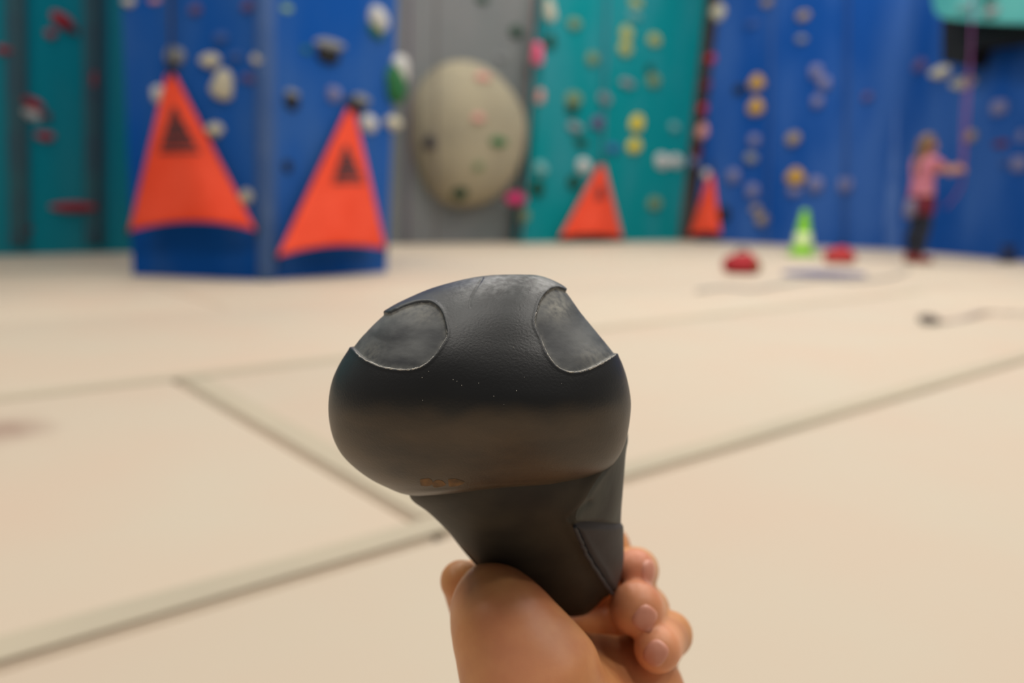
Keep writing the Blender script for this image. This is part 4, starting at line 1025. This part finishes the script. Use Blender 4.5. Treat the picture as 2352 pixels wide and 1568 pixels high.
# ================================================================== THE PERSON
pf = floor_at(2103, 604); pf[2] = 0.0
yaw = math.radians(8); cy, sy = math.cos(yaw), math.sin(yaw)
def pw(V): V = np.asarray(V, float); return np.column_stack([V[:, 0] * cy - V[:, 1] * sy, V[:, 0] * sy + V[:, 1] * cy, V[:, 2]]) + pf
LOb, HIb = (-.35, -.36, -.02), (.75, .36, 1.80)
def body():
    g = SDF(LOb, HIb, 0.0075)
    g.cap((-.005, 0, 1.60), (.025, 0, 1.575), .098, .088, .02); g.cap((.03, 0, 1.53), (.062, 0, 1.49), .062, .038, .03); g.cap((.105, 0, 1.575), (.122, 0, 1.545), .011, .016, .012)
    g.cap((-.02, 0, 1.40), (-.002, 0, 1.52), .056, .05, .02)
    for s in (-1, 1):
        g.cap((.0, s * .092, 1.585), (-.005, s * .09, 1.55), .02, .015, .008)
        g.cap((-.03, s * .085, 1.29), (-.02, s * .065, 1.04), .095, .082, .05); g.cap((-.03, s * .09, 1.36), (-.02, s * .17, 1.365), .065, .058, .04)
        g.cap((-.02, s * .07, 1.0), (-.025, s * .08, .90), .085, .094, .04)
        g.cap((-.02, s * .092, .90), (.015, s * .10, .50), .098, .062, .03); g.cap((.015, s * .10, .50), (-.035, s * .10, .10), .060, .043, .03); g.cap((-.045, s * .10, .40), (-.05, s * .10, .30), .05, .045, .04)
        g.cap((-.045, s * .10, .06), (.12, s * .115, .042), .044, .034, .02)
        z0 = 1.26 if s < 0 else 1.30
        g.cap((-.015, s * .18, 1.365), (.22, s * .20, 1.235), .054, .044, .02); g.cap((.22, s * .20, 1.235), (.44, s * .085, z0), .043, .029, .015)
        g.cap((.45, s * .08, z0), (.50, s * .06, z0 + .005), .026, .034, .012)
        for q in range(4):
            zz = z0 + .030 - q * .019; L_ = (.036, .042, .038, .03)[q]
            g.cap((.52, s * .055, zz), (.52 + L_, s * .04, zz - .002), .0105, .0095, .004); g.cap((.52 + L_, s * .04, zz - .002), (.52 + L_ * .7, s * .008, zz - .004), .0095, .0085, .003)
        g.cap((.475, s * .05, z0 + .025), (.505, s * .025, z0 + .052), .013, .010, .006)
    return g
M_pskin = mat('person_skin', (200, 144, 112), 0.55, scale=20, sss=0.0); M_pink = mat('pink_shirt', (196, 122, 140), 0.8, scale=12, rgb2=(180, 104, 120)); M_pants = mat('dark_leggings', (34, 40, 54), 0.8); M_hair = mat('brown_hair', (96, 72, 52), 0.6, scale=40, rgb2=(128, 100, 70), stretch=(1, 1, 0.2))
M_maroon = mat('maroon_harness', (110, 28, 46), 0.75); M_greybag = mat('grey_pouch', (120, 116, 140), 0.8); M_shoe = mat('red_shoe', (142, 50, 44), 0.6); M_eye = mat('eye', (30, 24, 22), 0.3)
person = empty('person', pf, 'person in a pink shirt and dark leggings pulling a purple rope', 'person')
V, Fs = body().mesh(); mobj('body', pw(V), Fs, M_pskin, person)
def part(name, m, prims, h=0.010, cut=None):
    g = SDF(LOb, HIb, h)
    for p_, q_, a_, b_, k_ in prims: g.cap(p_, q_, a_, b_, k_)
    if cut: zax = g.lo[2] + g.h * np.arange(g.n[2]); lo_, hi_ = cut; c_ = np.maximum(lo_ - zax, zax - hi_)[None, None, :]; g.g = np.maximum(g.g, c_).astype(np.float32)
    V, Fs = g.mesh(); return mobj(name, pw(V), Fs, m, person)
part('shirt', M_pink, [q for s in (-1, 1) for q in (((-.03, s * .085, 1.29), (-.02, s * .065, 1.04), .106, .094, .05), ((-.02, s * .07, 1.0), (-.02, s * .075, .88), .104, .116, .05), ((-.03, s * .06, 1.37), (-.02, s * .17, 1.365), .070, .064, .04), ((-.015, s * .18, 1.365), (.07, s * .19, 1.32), .062, .060, .02))], cut=(0.86, 1.44))
part('leggings', M_pants, [q for s in (-1, 1) for q in (((-.02, s * .09, .92), (.015, s * .10, .50), .112, .072, .03), ((.015, s * .10, .50), (-.035, s * .10, .10), .071, .054, .03), ((-.045, s * .10, .40), (-.05, s * .10, .30), .06, .055, .04))], cut=(0.10, 0.90))
part('harness', M_maroon, [q for s in (-1, 1) for q in (((-.02, s * .08, .88), (-.02, s * .085, .80), .126, .126, .04), ((-.012, s * .092, .76), (-.004, s * .096, .68), .116, .106, .02))], cut=(0.66, 0.92))
part('hip_pouch', M_greybag, [((-.20, -.05, .80), (-.20, -.05, .68), .068, .075, .02), ((-.15, -.05, .84), (-.17, -.05, .80), .03, .04, .03)])
part('hair', M_hair, [((-.03, 0, 1.615), (-.012, 0, 1.635), .108, .098, .02), ((-.07, 0, 1.58), (-.10, 0, 1.45), .075, .06, .03), ((-.10, 0, 1.45), (-.135, 0, 1.22), .05, .024, .03), ((.05, 0, 1.665), (-.02, 0, 1.68), .034, .05, .03)])
for s in (-1, 1):
    part('shoe', M_shoe, [((-.05, s * .10, .055), (.125, s * .115, .045), .054, .043, .02), ((-.045, s * .10, .06), (-.045, s * .10, .10), .054, .055, .02)], cut=(0.001, 0.135))
    V, Fs = lathe([(0.001, -.012), (.010, -.007), (.013, 0), (.010, .007), (.001, .012)], 12); mobj('eye', pw(V * np.array([.7, 1, .7]) + np.array([.095, s * .035, 1.59])), Fs, M_eye, person)
V, Fs = tube([(.094, -.024, 1.508), (.103, 0, 1.505), (.094, .024, 1.508)], .006, 6); mobj('mouth', pw(V), Fs, mat('lips', (160, 84, 80), 0.5), person)
h1 = pw([(.545, -.02, 1.26)])[0]; h2 = pw([(.545, .02, 1.30)])[0]
tpt = PB2.hit(2236, -40, 0.95); tpt2 = PB2.hit(2226, 140, 0.6)
rope([tpt, tpt * .45 + h1 * .55 + np.array([.02, 0, 0]), h1, h1 + np.array([-.05, -.05, -.25]), h1 + np.array([-.25, -.12, -.5])], 0.013, (120, 66, 118), 'rope_purple', 'purple rope running through the person hands to the overhang')
rope([tpt2, tpt2 * .5 + h2 * .5 + np.array([-.03, 0, 0]), h2], 0.013, (104, 60, 120), 'rope_violet', 'second, shorter purple rope strand above the person hands')
